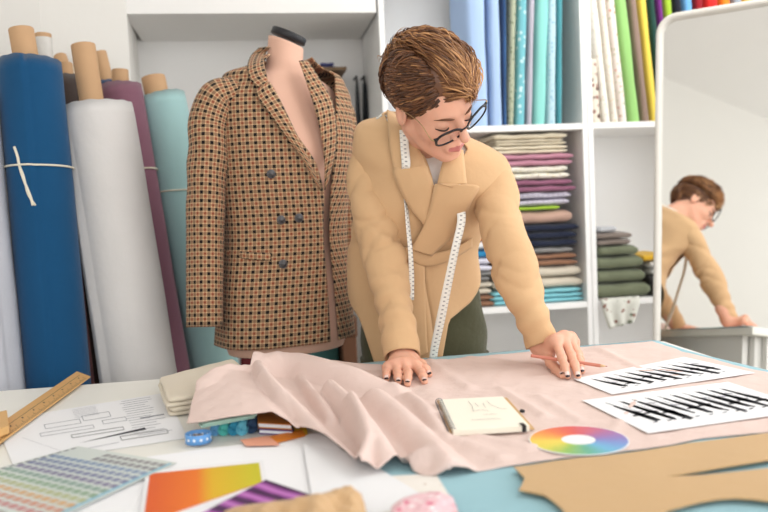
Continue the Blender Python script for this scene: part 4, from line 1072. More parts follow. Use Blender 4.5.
# ---- tape measure around the neck (a thing of its own)
tm = bpy.data.materials.new('tape_print'); tm.use_nodes = True; nt = tm.node_tree; b = nt.nodes['Principled BSDF']; b.inputs['Roughness'].default_value = .4
tc = N(nt, 'ShaderNodeTexCoord'); sp = N(nt, 'ShaderNodeSeparateXYZ'); nt.links.new(tc.outputs['UV'], sp.inputs[0])
fr_ = mathn(nt, 'FRACT', mathn(nt, 'DIVIDE', sp.outputs[1], .01)); tick = mathn(nt, 'LESS_THAN', fr_, .12); edge = mathn(nt, 'LESS_THAN', sp.outputs[0], .005)
fr2 = mathn(nt, 'FRACT', mathn(nt, 'DIVIDE', mathn(nt, 'ADD', sp.outputs[1], .006), .01)); num = mathn(nt, 'LESS_THAN', fr2, .30); mid_ = mathn(nt, 'LESS_THAN', mathn(nt, 'ABSOLUTE', mathn(nt, 'SUBTRACT', sp.outputs[0], .0105)), .0026)
k_ = mathn(nt, 'MAXIMUM', mathn(nt, 'MULTIPLY', tick, edge), mathn(nt, 'MULTIPLY', num, mid_))
mx = N(nt, 'ShaderNodeMix', data_type='RGBA'); mx.inputs[6].default_value = lin((238, 236, 228)); mx.inputs[7].default_value = lin((150, 148, 146)); nt.links.new(k_, mx.inputs[0]); nt.links.new(mx.outputs[2], b.inputs['Base Color'])
rows = [(402, 114, .02), (403.5, 128, .022), (404.5, 145, .026), (406, 166, .026)]
Lp = [onto(bw, x-4.3, y, o_, 1.84) for x, y, o_ in rows]; Rp = [onto(bw, x+4.3, y, o_, 1.84) for x, y, o_ in rows]
Lp += [P(401, 178, 1.835-.02), P(404, 200, 1.80), P(406, 225, 1.80), P(408, 250, 1.81), P(409, 275, 1.83), P(409, 300, 1.85)]
Rp += [P(406.5, 178, 1.845-.02), P(408, 200, 1.815), P(410, 225, 1.815), P(412.5, 250, 1.815), P(414, 275, 1.835), P(414, 300, 1.855)]
# behind the neck
bk = [hw(hl(P(417, 124, 1.86))+np.array(o_)) for o_ in ((0, 0, 0),)]
nk = [P(450, 136, 1.85), P(446, 124, 1.90), P(435, 107, 1.945), P(418, 104, 1.94), P(406, 106, 1.90)]
nk2 = [P(458, 134, 1.86), P(450, 118, 1.92), P(436, 100, 1.96), P(416, 97, 1.955), P(398, 104, 1.90)]
Rt = [(452, 146, .006), (454, 168, .007), (457, 190, .008), (460, 206, .012)]
RL = [onto(bw, x-4.5, y, o_, 1.80) for x, y, o_ in Rt]; RR = [onto(bw, x+4.5, y, o_, 1.80) for x, y, o_ in Rt]
RL += [P(457, 222, 1.80), P(451, 250, 1.80), P(443, 287, 1.815), P(436, 320, 1.83), P(430, 352, 1.85), P(429, 372, 1.86)]
RR += [P(465.5, 222, 1.80), P(459, 250, 1.80), P(451.5, 287, 1.815), P(445, 320, 1.83), P(438, 352, 1.85), P(437, 372, 1.86)]
PHN = [math.radians(x) for x in (85, 120, 150, 180, 210, 240, 275)]
nk = [BS.at(a_, .91, .009) for a_ in PHN]; nk2 = [BS.at(a_, .99, .009) for a_ in PHN]
A_ = Lp[::-1]+nk2[::-1]+RR; B_ = Rp[::-1]+nk[::-1]+RL
tmo = ruled('tape_measure', A_, B_, 200, 5, tm, th=.0006, origin=P(406, 166, 1.8))
tag(tmo, 'white tape measure hanging around the neck of the person', 'tape measure')
# ---- pencil
a = P(530.8, 355.6, 1.612); b = P(600, 365.6, 1.60); b2 = P(607.5, 366.4, 1.60)
e = empty('pencil', (a+b)/2, 'terracotta coloured pencil held between the fingers above the paper', 'pencil')
dd = (b-a)/np.linalg.norm(b-a)
tube('shaft', [a, a+dd*.001, b], [.0032, .0036, .0036], mat('terracotta_paint', (200, 126, 106), rough=.4), e, seg=6, smooth=False)
tube('sharpened_tip', [b, b2-dd*.004], [.0035, .0012], mat('bare_wood', (214, 176, 136), rough=.7), e, seg=12)
tube('lead', [b2-dd*.004, b2], [.0012, .0003], mat('lead', (170, 80, 66), rough=.6), e, seg=8)
# ============================================================ CLOTHS ON THE TABLE
def seg_dist(p, pl):
    best = 9; hh_ = 0
    for i in range(len(pl)-1):
        a = pl[i]; b = pl[i+1]; dx, dy = b[0]-a[0], b[1]-a[1]; L2 = dx*dx+dy*dy+1e-12
        t = min(1, max(0, ((p[0]-a[0])*dx+(p[1]-a[1])*dy)/L2)); d = math.hypot(p[0]-a[0]-t*dx, p[1]-a[1]-t*dy)
        if d < best: best = d; hh_ = a[2]*(1-t)+b[2]*t
    return best, hh_
class Ridges:
    def __init__(s, rs):
        s.r = []
        for pts, wd in rs:
            pl = []
            for px, py, h in pts: q_ = T(px, py, TZ+h); pl.append((q_[0], q_[1], h))
            s.r.append((pl, wd))
    def __call__(s, x, y):
        z = 0
        for pl, wd in s.r:
            d, h = seg_dist((x, y), pl); k = d/wd
            if k < 1: v_ = h*(1-k*k)**1.2; z = max(z, v_)+.25*min(z, v_)
        return z
def sheet_cloth(name, top, bot, nu, nv, hf, mt, th, label, cat, z0=TZ, origin=None, lat=1.0):
    def r3(p): return T(p[0], p[1], z0+(p[2] if len(p) > 2 else 0))
    a = np.array([r3(p) for p in top]); b = np.array([r3(p) for p in bot])
    def res(p, n):
        L = np.concatenate([[0], np.cumsum(np.linalg.norm(np.diff(p, axis=0), axis=1))]); t = np.linspace(0, L[-1], n)
        return np.array([np.interp(t, L, p[:, k]) for k in range(3)]).T
    a = res(a, nu); b = res(b, nu); v = []; uv = []
    for i in range(nu):
        for j in range(nv):
            s = j/(nv-1); p = a[i]*(1-s)+b[i]*s; zz = hf(p[0], p[1], i/(nu-1), s) if hf else 0
            v.append((p[0], p[1], p[2]+zz)); uv.append((p[0], p[1]))
    o = mesh(name, v, grid_faces(nu, nv), mt, uv=uv, origin=(float(a[nu//2][0]), float(a[nu//2][1]), z0)); fixn(o)
    m = o.modifiers.new('t', 'SOLIDIFY'); m.thickness = th; m.offset = 0
    return tag(o, label, cat)
m_tealc = cloth_mat('table_teal_cloth', (150, 192, 202), bump=.4, bscale=10)
o = sheet_cloth('teal_cloth', [(330, 366), (426, 357.8), (560, 347.5), (655, 340.3), (706, 356), (800, 377.5)], [(400, 640), (520, 640), (640, 640), (760, 600), (860, 560), (900, 500)], 60, 60,
    lambda x, y, u, s: .0008*snoise(x*14, y*14, 1), m_tealc, .0012, 'pale teal cloth spread on the table under the pink one', 'cloth', z0=TZ+.0025)
m_pink = cloth_mat('dusty_pink_linen', (228, 204, 195), bump=.45, bscale=22, weave=.35, sheen=.05)
RG = Ridges([
    ([(266, 366, .036), (280, 359, .043), (300, 359, .044), (326, 364, .042), (354, 372, .034), (386, 388, .014)], .050),
    ([(262, 380, .030), (268, 392, .034), (285, 402, .036), (306, 420, .026), (326, 440, .020), (350, 464, .018), (366, 474, .006)], .022),
    ([(330, 385, .040), (352, 402, .040), (370, 425, .038), (384, 446, .030), (393, 466, .014)], .024),
    ([(352, 402, .04), (368, 438, .036), (362, 462, .022), (372, 472, .01)], .014),
    ([(376, 392, .022), (398, 410, .024), (420, 432, .022), (436, 446, .024), (452, 462, .016)], .032),
    ([(402, 464, .010), (418, 452, .026), (436, 450, .028), (449, 462, .020)], .016),
    ([(205, 408, .010), (225, 392, .012), (242, 372, .014)], .03),
    ([(300, 360, .02), (350, 366, .012), (400, 368, .006), (440, 362, .002)], .02),
    ([(300, 380, .010), (318, 400, .022), (332, 420, .016)], .014), ([(410, 398, .006), (432, 420, .012), (446, 440, .006)], .014), ([(228, 400, .004), (256, 392, .010), (286, 398, .004)], .016)])
CRS = [((430, 365), (470, 392), .0022, .012), ((470, 360), (560, 372), .0016, .014), ((500, 392), (545, 420), .0020, .010), ((395, 395), (436, 420), .0030, .014), ((470, 440), (530, 452), .0024, .014), ((540, 400), (580, 425), .0016, .010),
       ((600, 352), (640, 372), .0018, .012), ((455, 445), (500, 462), .0026, .016), ((430, 385), (440, 440), .0016, .02), ((610, 440), (640, 400), .0012, .01)]
CR2 = [((T(*a_)[0], T(*a_)[1], h_), (T(*b_)[0], T(*b_)[1], h_), w_) for a_, b_, h_, w_ in CRS]
FLATB = [T(*p)[:2] for p in ((437, 398), (502, 396), (534, 428), (450, 435))]
def pinkh(x, y, u, s):
    z = RG(x, y)
    for a_, b_, w_ in CR2:
        d, h = seg_dist((x, y), (a_, b_)); z += 2.3*h*math.exp(-(d/w_)**2)
    return z+.0009*snoise(x*16+y*5, y*19-x*3, 4)+.0006*snoise(x*50, y*40, 2)
pk = sheet_cloth('pink_cloth',
    [(192, 402, .036), (197, 386, .046), (214, 374, .056), (230, 367, .060), (246, 365, .050), (262, 365, .02), (280, 364, .008), (330, 367, .003), (370, 367, 0), (426, 361.5), (500, 354.5), (560, 349), (620, 344), (652, 341.5), (684, 352), (704, 357), (748, 369), (800, 378)],
    [(187, 423, .026), (206, 421, .033), (227, 417, .037), (248, 413.5, .040), (272, 411, .040), (288, 420, .030), (300, 431, .012), (325, 447, .006), (345, 462, .005), (362, 474, .003), (389, 471.5), (401, 466), (423, 475), (450, 476), (470, 472), (520, 464), (560, 458.5), (600, 455), (640, 449.5), (660, 446.5), (700, 438.5), (768, 432), (820, 427)],
    230, 110, pinkh, m_pink, .0016, 'dusty pink cloth spread on the table, crumpled into folds at its left end', 'cloth', z0=TZ+.0055)
# camel cut pieces
m_camelp = cloth_mat('camel_pattern_cloth', (201, 165, 118), bump=.3, bscale=10)
pts = [(514, 468), (528, 466.5), (555, 462), (580, 459), (604, 457), (628, 454), (649, 451), (690, 444), (730, 439), (768, 434), (830, 426), (830, 453), (768, 461), (730, 467), (700, 472), (666, 478), (700, 476.5), (735, 473), (768, 469.5), (830, 461), (830, 508), (768, 502), (752, 500), (735, 499), (718, 500), (700, 503), (684, 507), (667, 512), (650, 524), (640, 540), (600, 545), (575, 528), (562, 510), (553, 502), (544, 496), (530, 493), (519, 491), (522, 486), (525, 479)]
pp_ = [T(x, y, TZ+.0092) for x, y in pts]
o = poly('camel_cloth_piece', pp_, .0018, m_camelp, origin=pp_[0]); tag(o, 'camel coloured cut cloth piece with a long slit, at the lower right of the table', 'cut cloth')

# ============================================================ PAPER
m_paper = mat('paper', (240, 240, 242), rough=.7); m_ink = mat('black_ink', (40, 42, 50), rough=.7); m_ink2 = mat('grey_ink', (150, 152, 160), rough=.7)
m_ink3 = mat('pencil_grey', (176, 172, 166), rough=.8); m_cream = mat('cream_paper', (248, 242, 226), rough=.75)
def quadsheet(name, c4, z, mats, label, cat, marks=None, th=.0006, nx=14, ny=8, curl=None, group=None, worldc=None):
    """c4: pixel corners far-left, far-right, near-right, near-left on the table; marks: list of (poly in uv, material)."""
    C = [np.array(worldc[i]) if worldc is not None else T(c4[i][0], c4[i][1], z+(c4[i][2] if len(c4[i]) > 2 else 0)) for i in range(4)]
    def S2(u, v_): 
        p = (C[0]*(1-u)+C[1]*u)*(1-v_)+(C[3]*(1-u)+C[2]*u)*v_
        if curl: p = p+V(0, 0, curl(u, v_))
        return p
    q = MB(); n = 0
    vv = [S2(i/nx, j/ny) for i in range(nx+1) for j in range(ny+1)]; uvv = [(i/nx, j/ny) for i in range(nx+1) for j in range(ny+1)]
    up = [p+V(0, 0, th) for p in vv]; m_ = (nx+1)*(ny+1)
    ft = [f[::1] for f in grid_faces(nx+1, ny+1)]
    q.add(up, ft, 0, uvv); q.add(vv, [f[::-1] for f in ft], 0, uvv)
    rim = [i*(ny+1) for i in range(nx+1)]+[nx*(ny+1)+j for j in range(1, ny+1)]+[i*(ny+1)+ny for i in range(nx-1, -1, -1)]+[j for j in range(ny-1, 0, -1)]
    q.add([vv[i] for i in rim]+[up[i] for i in rim], [(k, (k+1) % len(rim), (k+1) % len(rim)+len(rim), k+len(rim)) for k in range(len(rim))], 0)
    for pl, mi in (marks or []):
        w3 = [S2(u, v_)+V(0, 0, th+.00025) for u, v_ in pl]
        q.add(w3, [tuple(range(len(w3)))], mi)
    o = q.build(name, mats, origin=S2(.5, .5)); bm = bmesh.new(); bm.from_mesh(o.data)
    for f in bm.faces:
        f.normal_update()
        if f.material_index > 0 and f.normal.z < 0: f.normal_flip()
    bm.to_mesh(o.data); bm.free()
    return tag(o, label, cat, group)
def stroke(u, v_, du, dv, w_, mi, ends=.6):
    """slanted brush stroke"""
    L = math.hypot(du, dv*.5)+1e-6; nx_, ny_ = -dv*.5/L*w_, du/L*w_*2
    return ([(u-nx_*ends, v_-ny_*ends), (u+nx_*ends, v_+ny_*ends), (u+du*.5+nx_, v_+dv*.5+ny_), (u+du+nx_*.6, v_+dv+ny_*.6), (u+du-nx_*.4, v_+dv-ny_*.4), (u+du*.5-nx_, v_+dv*.5-ny_)], mi)
def clampm(ms, lo=.03, hi=.97): return [([(min(hi, max(lo, a)), min(hi, max(lo, b))) for a, b in pl], mi) for pl, mi in ms]
rnd = random.Random(5)
def sketches(n, seed):
    r = random.Random(seed); out = []
    for k in range(n):
        u0 = .10+k*.84/n; big = r.random()
        # a standing brush figure: body, skirt, legs
        s_ = r.uniform(.8, 1.2)
        out.append(stroke(u0, .18+.1*r.random(), .05*s_, .50*s_, .010+.010*big, 1))
        out.append(stroke(u0+.012, .35, .055*s_, .40*s_, .014+.013*big, 1))
        if big > .45: out.append(stroke(u0-.01, .52+.15*r.random(), .085, -.03, .012, 1))
        out.append(stroke(u0+.03*r.random(), .30+.3*r.random(), .07, .03, .008, 2))
        if r.random() < .75: out.append(stroke(u0+.03, .50, .05, .26, .016, 1))
        out.append(stroke(u0-.008, .16, .03, .22, .004, 1)); out.append(stroke(u0+.045, .30, .02, .3, .003, 2))
        out.append(stroke(u0+.02, .80, .035, -.02, .006, 1 if r.random() < .5 else 2))
    return clampm(out, .02, .95)
mk = [m_paper, m_ink, m_ink2, mat('rose_ink', (226, 178, 160), rough=.7)]
ex = [stroke(.48, .2, .10, .12, .010, 3), stroke(.60, .3, .08, .25, .010, 3), stroke(.55, .6, .10, .1, .008, 3)]
quadsheet('sketch_sheet', [(573.5, 379), (684, 357), (755, 373), (612, 394.5)], TZ+.0085, mk, 'white sheet with black brush sketches, the farther of two, under the fingertips of the hand', 'paper', sketches(9, 3)+ex)
W0, W1, W3 = T(582, 400.5, TZ+.0085), T(728, 382, TZ+.0085), T(648, 433.5, TZ+.0085)
quadsheet('sketch_sheet', None, 0, mk, 'white sheet with black brush sketches, the nearer of two at the right', 'paper', sketches(10, 11), worldc=[W0, W1, W1+(W3-W0), W3])
# colour wheel: printed round card
cw = T(578.5, 440.3, TZ+.0085); Rw_ = .0705
mw = bpy.data.materials.new('colour_wheel_print'); mw.use_nodes = True; nt = mw.node_tree; b = nt.nodes['Principled BSDF']; b.inputs['Roughness'].default_value = .6
tc = N(nt, 'ShaderNodeTexCoord'); gr = N(nt, 'ShaderNodeTexGradient', gradient_type='RADIAL'); nt.links.new(tc.outputs['UV'], gr.inputs[0])
nz = N(nt, 'ShaderNodeTexNoise', i_Scale=9.0, i_Detail=4.0); nt.links.new(tc.outputs['UV'], nz.inputs['Vector'])
fac = mathn(nt, 'ADD', gr.outputs['Fac'], mathn(nt, 'MULTIPLY', mathn(nt, 'SUBTRACT', nz.outputs['Fac'], .5), .06))
rp = N(nt, 'ShaderNodeValToRGB'); el = rp.color_ramp.elements; WH = [(242, 208, 90), (224, 212, 90), (150, 192, 96), (104, 178, 150), (112, 182, 216), (122, 154, 210), (142, 126, 190), (172, 112, 164), (206, 104, 124), (224, 96, 88), (232, 122, 78), (240, 164, 78), (242, 208, 90)]
el[0].position = 0; el[0].color = lin(WH[0]); el[1].position = 1; el[1].color = lin(WH[-1])
for i in range(1, 12): e_ = el.new(i/12); e_.color = lin(WH[i])
nt.links.new(fac, rp.inputs[0]); nt.links.new(rp.outputs[0], b.inputs['Base Color'])
q = MB(); n = 64; vv = []; uvv = []
for r_ in (.024, Rw_-.0015, Rw_):
    for k in range(n): a = 2*PI*k/n; vv.append((cw[0]+r_*math.cos(a), cw[1]+r_*math.sin(a), cw[2]+.0012)); uvv.append((math.cos(a+YAW), math.sin(a+YAW)))
uvr = [(u*(.35 if i < n else 1), v_*(.35 if i < n else 1)) for i, (u, v_) in enumerate(uvv)]
fr_ = [(i*n+k, i*n+(k+1) % n, (i+1)*n+(k+1) % n, (i+1)*n+k) for i in (0,) for k in range(n)]
q.add(vv[:2*n], [f[::-1] for f in fr_], 0, uvr[:2*n])
q.add(vv[n:], [f[::-1] for f in fr_], 1)
q.add(vv[:n], [tuple(range(n))], 1)
lowr = [(x, y, cw[2]) for x, y, z in vv[2*n:]]; q.add(vv[2*n:]+lowr, [(k, k+n, (k+1) % n+n, (k+1) % n) for k in range(n)], 1); q.add(lowr, [tuple(range(n))[::-1]], 1)
o = q.build('colour_wheel_card', [mw, m_paper], origin=cw); tag(o, 'round watercolour wheel card with a white centre lying on the pink cloth', 'colour wheel')
# notebook
nb = empty('spiral_notebook', T(484, 415, TZ+.0085), 'open spiral notebook with kraft cover and a faint pencil sketch on the pink cloth', 'notebook')
zc = TZ+.0085; m_kraft = mat('kraft_board', (206, 168, 120), rough=.8, var=.05)
kc = [T(437, 401, zc), T(507, 398.5, zc), T(534.5, 429.5, zc), T(450.5, 436, zc)]
poly('cover', kc[::-1], .0018, m_kraft, nb)
q = MB(); tops = [(439.5, 399.5), (502.5, 396.5), (529.5, 426), (453.5, 430.5)]
pc = [T(x, y, zc+.010) for x, y in tops]; 
for l in range(7):
    zz = zc+.002+l*.0012; sh_ = [p*V(1, 1, 0)+V(random.Random(l).uniform(-.0006, .0006), random.Random(l+9).uniform(-.0006, .0006), zz) for p in pc]
    q.add([tuple(p) for p in sh_]+[tuple(p+V(0, 0, .0010)) for p in sh_], [(3, 2, 1, 0)[::-1], (4, 5, 6, 7)[::-1], (0, 1, 5, 4), (1, 2, 6, 5), (2, 3, 7, 6), (3, 0, 4, 7)])
def S4(u, v_, z=zc+.0111): 
    p = (pc[0]*(1-u)+pc[1]*u)*(1-v_)+(pc[3]*(1-u)+pc[2]*u)*v_; return V(p[0], p[1], z)
for pl in ([(.42, .12), (.43, .30), (.40, .48), (.46, .46)], [(.70, .14), (.72, .30), (.80, .44), (.90, .46)], [(.46, .46), (.55, .44), (.62, .50)], [(.62, .22), (.61, .38)], [(.5, .2), (.52, .34)], [(.3, .75), (.5, .74), (.7, .76)], [(.52, .60), (.7, .60)]):
    for (a0, b0), (a1, b1) in zip(pl[:-1], pl[1:]):
        d_ = V(a1-a0, b1-b0, 0); L_ = math.hypot(d_[0], d_[1]); nx_, ny_ = -d_[1]/L_*.004, d_[0]/L_*.004
        q.add([S4(a0-nx_, b0-ny_), S4(a1-nx_, b1-ny_), S4(a1+nx_, b1+ny_), S4(a0+nx_, b0+ny_)], [(0, 1, 2, 3)], 1)
o = q.build('pages', [m_cream, m_ink3], nb); fixn(o)
m_wire = mat('wire', (120, 122, 128), metal=.9, rough=.3)
q = MB()
for k in range(15):
    s_ = (k+.5)/15; c = S4(-.012, s_, zc+.006); dxy = pc[1]-pc[0]; dxy[2] = 0; dxy /= np.linalg.norm(dxy)
    ring = [c+dxy*(.0065*math.cos(a))+V(0, 0, .0062*math.sin(a)+.001) for a in np.linspace(0, 2*PI, 17)]
    v, f, _ = tube('', ring, .0007, None, seg=5, geo=True, up=(0, 1, 0)); q.add(v, f)
q.build('spiral_wire', m_wire, nb, smooth=True)
q = MB(); a = S4(.90, 1.004, zc+.0112); b = S4(.955, 1.004, zc+.0112); a2 = S4(.89, .93, zc+.0112); b2 = S4(.945, .93, zc+.0112)
q.add([a, b, b2, a2], [(0, 1, 2, 3)]); q.add([a, b, b-V(0, 0, .010), a-V(0, 0, .010)], [(3, 2, 1, 0)]); o = q.build('elastic_band', m_black, nb); solid(o, .0006, 1)
ec = T(522.3, 411, zc+.004); v, f = ellipsoid('', ec, (CR*.0045, V(.1, 1, 0)*.0045, V(0, 0, .003)), None, geo=True, n=10); mesh('pen_loop', v, f, m_black, nb)
# ---- left side sheets
def rect(u0, v0, u1, v1, mi): return ([(u0, v0), (u1, v0), (u1, v1), (u0, v1)], mi)
def line(u0, v0, u1, v1, mi, w_=.004):
    d_ = math.hypot(u1-u0, v1-v0); nx_, ny_ = -(v1-v0)/d_*w_, (u1-u0)/d_*w_; return ([(u0-nx_, v0-ny_), (u1-nx_, v1-ny_), (u1+nx_, v1+ny_), (u0+nx_, v0+ny_)], mi)
pm = []
def boxl(u0, v0, u1, v1, mi=2, w_=.003): return [line(u0, v0, u1, v0, mi, w_*1.6), line(u1, v0, u1, v1, mi, w_*.6), line(u1, v1, u0, v1, mi, w_*1.6), line(u0, v1, u0, v0, mi, w_*.6)]
pm += boxl(.36, .62, .66, .68, 1)+boxl(.24, .30, .44, .40)+boxl(.46, .24, .62, .36)+boxl(.20, .48, .50, .55)+boxl(.56, .42, .70, .50)+boxl(.62, .80, .90, .87, 1)
pm.append(([(.38, .80), (.78, .70), (.785, .745)], 1)); pm.append(line(.33, .93, .6, .90, 2))
for k in range(16):
    u0 = .70+.02*random.Random(k).random(); v0 = .05+k*.052; pm.append(line(u0, v0, u0+.12+.10*random.Random(k+5).random(), v0, 2, .004))
for k in range(8): pm.append(line(.42, .06+k*.03, .56, .05+k*.03, 2, .002))
pm.append(line(.78, .50, .93, .50, 2, .012)); pm.append(line(.1, .5, .3, .95, 2, .001))
quadsheet('pattern_sheet', [(-5, 421), (165, 393), (188, 438), (13, 465)], TZ+.001, [m_paper, m_ink, m_ink2], 'large white sheet with printed pattern diagrams beside the wooden ruler', 'paper', pm)
quadsheet('paper_sheet', [(30, 470), (178, 455), (190, 530), (40, 560)], TZ+.0006, [m_paper], 'blank white sheet under the colour chart film', 'paper')
quadsheet('paper_sheet', [(147, 457), (325, 434), (372, 484), (140, 540)], TZ+.0022, [mat('bright_paper', (246, 246, 248), rough=.7)], 'large blank white sheet under the orange and yellow print', 'paper', curl=lambda u, v_: .004*max(0, u-.8)*5*(1-v_))
quadsheet('paper_sheet', [(303, 446), (352, 452), (430, 500), (318, 530)], TZ+.0045, [m_paper], 'blank white sheet with a curled corner next to the pink folds', 'paper', curl=lambda u, v_: .010*max(0, .35-u)*(1-v_))
quadsheet('paper_sheet', [(352, 478), (436, 474), (452, 500), (350, 530)], TZ+.0036, [floral_mat('speckled_cream', (238, 232, 224), [(196, 170, 150)], 50, .12)], 'cream speckled sheet between the white papers and the teal cloth', 'paper')
# orange to yellow print
quadsheet('paper_sheet', [(146, 471), (263, 460.5), (268, 485), (138, 530)], TZ+.0036, [m_paper], 'white backing sheet framing the orange and yellow print', 'paper')
mo = bpy.data.materials.new('orange_yellow_print'); mo.use_nodes = True; nt = mo.node_tree; b = nt.nodes['Principled BSDF']; b.inputs['Roughness'].default_value = .5
tc = N(nt, 'ShaderNodeTexCoord'); sp = N(nt, 'ShaderNodeSeparateXYZ'); nt.links.new(tc.outputs['UV'], sp.inputs[0]); rp = N(nt, 'ShaderNodeValToRGB'); el = rp.color_ramp.elements
el[0].position = .05; el[0].color = lin((222, 92, 22)); el[1].position = .95; el[1].color = lin((204, 196, 42)); e_ = el.new(.42); e_.color = lin((236, 120, 26)); e_ = el.new(.56); e_.color = lin((226, 180, 34))
nt.links.new(sp.outputs[0], rp.inputs[0]); nt.links.new(rp.outputs[0], b.inputs['Base Color'])
quadsheet('color_print', [(150, 474), (259, 463), (262, 482.5), (143, 524)], TZ+.0045, [mo], 'print fading from orange to yellow, on the white sheet at lower left', 'print')
# purple striped print
mp_ = bpy.data.materials.new('purple_stripe_print'); mp_.use_nodes = True; nt = mp_.node_tree; b = nt.nodes['Principled BSDF']; b.inputs['Roughness'].default_value = .5
tc = N(nt, 'ShaderNodeTexCoord'); wv = N(nt, 'ShaderNodeTexWave', i_Scale=1.6, i_Distortion=2.5, bands_direction='Y'); nt.links.new(tc.outputs['UV'], wv.inputs[0]); rp = N(nt, 'ShaderNodeValToRGB'); el = rp.color_ramp.elements
el[0].color = lin((56, 22, 66)); el[1].color = lin((196, 120, 196)); e_ = el.new(.5); e_.color = lin((132, 52, 138)); nt.links.new(wv.outputs['Fac'], rp.inputs[0]); nt.links.new(rp.outputs[0], b.inputs['Base Color'])
quadsheet('color_print', [(266, 480), (340, 505), (290, 560), (170, 530)], TZ+.0056, [mp_], 'purple and magenta striped print at the bottom beside the beige cloth', 'print')
# colour chart film
cc_ = [m_film] if False else [mat('chart_paper', (214, 220, 214), rough=.35)]
hues = [(150, 148, 150), (138, 136, 142), (128, 152, 186), (126, 140, 176), (122, 128, 166), (130, 124, 158), (136, 168, 152), (142, 176, 140), (190, 196, 140), (226, 178, 120), (220, 150, 120), (206, 130, 128)]
for k, c in enumerate(hues):
    cc_.append(mat('chart_ink_%s' % 'abcdefghijkl'[k], tuple(int(x*.82+255*.12) for x in c), rough=.4))
cm = []
for i in range(12):
    for j in range(14):
        u0 = .05+j*.066; v0 = .05+i*.078
        if i < 2 and (j < 5): continue
        cm.append(([(u0, v0), (u0+.05, v0), (u0+.05, v0+.052), (u0, v0+.052)], 1+i))
cm = [c for c in cm]
cc_.append(mat('chart_edge_blue', (150, 196, 214), rough=.4)); cm.append(rect(.955, .03, .985, .97, 13)); cm += [rect(.02, .04+.055*k, .045, .075+.055*k, 2) for k in range(16)]
quadsheet('color_chart', [(78, 446.5), (177, 463), (45, 524), (-72, 488)], TZ+.0046, cc_, 'printed chart with rows of pale colour patches at the lower left', 'colour chart', cm)
# wooden ruler
rl = [T(*p, TZ+.0045) for p in ((77, 372.5), (90.5, 377.5), (-12, 453), (-22, 440))]
ru = empty('wooden_ruler', (rl[0]+rl[2])/2, 'long wooden ruler lying at the left end of the table', 'ruler')
m_rw = mat('ruler_wood', (216, 170, 108), rough=.5, var=.08, vscale=30); o = poly('ruler_body', rl, .003, m_rw, ru); bevel(o, .0006)
q = MB(); A0, B0, C0, D0 = [p+V(0, 0, .0032) for p in rl]
def RS(u, v_): return (A0*(1-v_)+B0*v_)*(1-u)+(D0*(1-v_)+C0*v_)*u
def rq(u0, u1, v0, v1): q.add([RS(u0, v0), RS(u1, v0), RS(u1, v1), RS(u0, v1)], [(0, 1, 2, 3)])
for k in range(90):
    u0 = .05+k*.0102; rq(u0, u0+.0022, .84 if k % 5 else .70, .97)
    if k % 10 == 3: rq(u0-.004, u0+.006, .52, .62)
rq(.04, .97, .40, .425)
o = q.build('scale_marks', m_ink, ru); fixn(o); 
q = MB(); a = T(-14, 416, TZ+.02); b = T(7, 411, TZ+.02); c = T(9, 427, TZ+.02); d = T(-12, 436, TZ+.02)
o = poly('wood_block', [p*V(1, 1, 0)+V(0, 0, TZ+.0085) for p in (a, b, c, d)], .014, m_rw, origin=b); bevel(o, .002); tag(o, 'small light wooden block beside the ruler at the left edge', 'wood block')
# ---- folded beige cloth at the left of the pink heap
def slabcloth(name, c4, z, th, layers, mt, label, cat, seed=0, group=None):
    """Folded flat cloth with rounded fold edges; c4 pixel corners on its top."""
    C = [T(x, y, z+th) for x, y in c4]; C = [V(p[0], p[1], 0) for p in C]; cen_ = sum(C)/4; r = random.Random(seed); q = MB(); lh = th/layers
    for l in range(layers):
        n = 48; ring = []
        for k in range(n):
            a = k/n*4; i = int(a); s = a-i; p = C[i]*(1-s)+C[(i+1) % 4]*s; cr = .97 if min(s, 1-s) < .06 else 1
            ring.append(cen_+(p-cen_)*cr*(1+r.uniform(-.003, .003))+V(r.uniform(-.001, .001), r.uniform(-.001, .001), 0)+V(.004*math.sin(l*2.1), .002*math.cos(l*1.7), 0))
        v = []; pr = [(0, .0), (.0, -.35), (.6, -.49), (1, -.3), (1.02, 0), (1, .3), (.6, .49)]
        zz = z+lh*(l+.5); lv = [(.90, -.48), (.985, -.42), (1, -.2), (1.003, 0), (1, .2), (.985, .42), (.90, .48)]
        for sc_, h_ in lv:
            for k in range(n): p = cen_+(ring[k]-cen_)*sc_; v.append((p[0], p[1], zz+h_*lh+.0012*snoise(p[0]*40, p[1]*40, seed+l)*(h_ > 0)))
        f = grid_faces(7, n, True); f.append(tuple(range(n))[::-1]); f.append(tuple(range(6*n, 7*n))); q.add(v, f)
    o = q.build(name, mt, smooth=True, origin=(cen_[0], cen_[1], z)); fixn(o); return tag(o, label, cat, group)
slabcloth('folded_cloth', [(159, 377), (233, 358), (262, 384), (168, 399)], TZ+.002, .034, 4, cloth_mat('beige_linen', (222, 210, 190)), 'folded beige linen cloth beside the left end of the pink heap', 'folded cloth', 3)
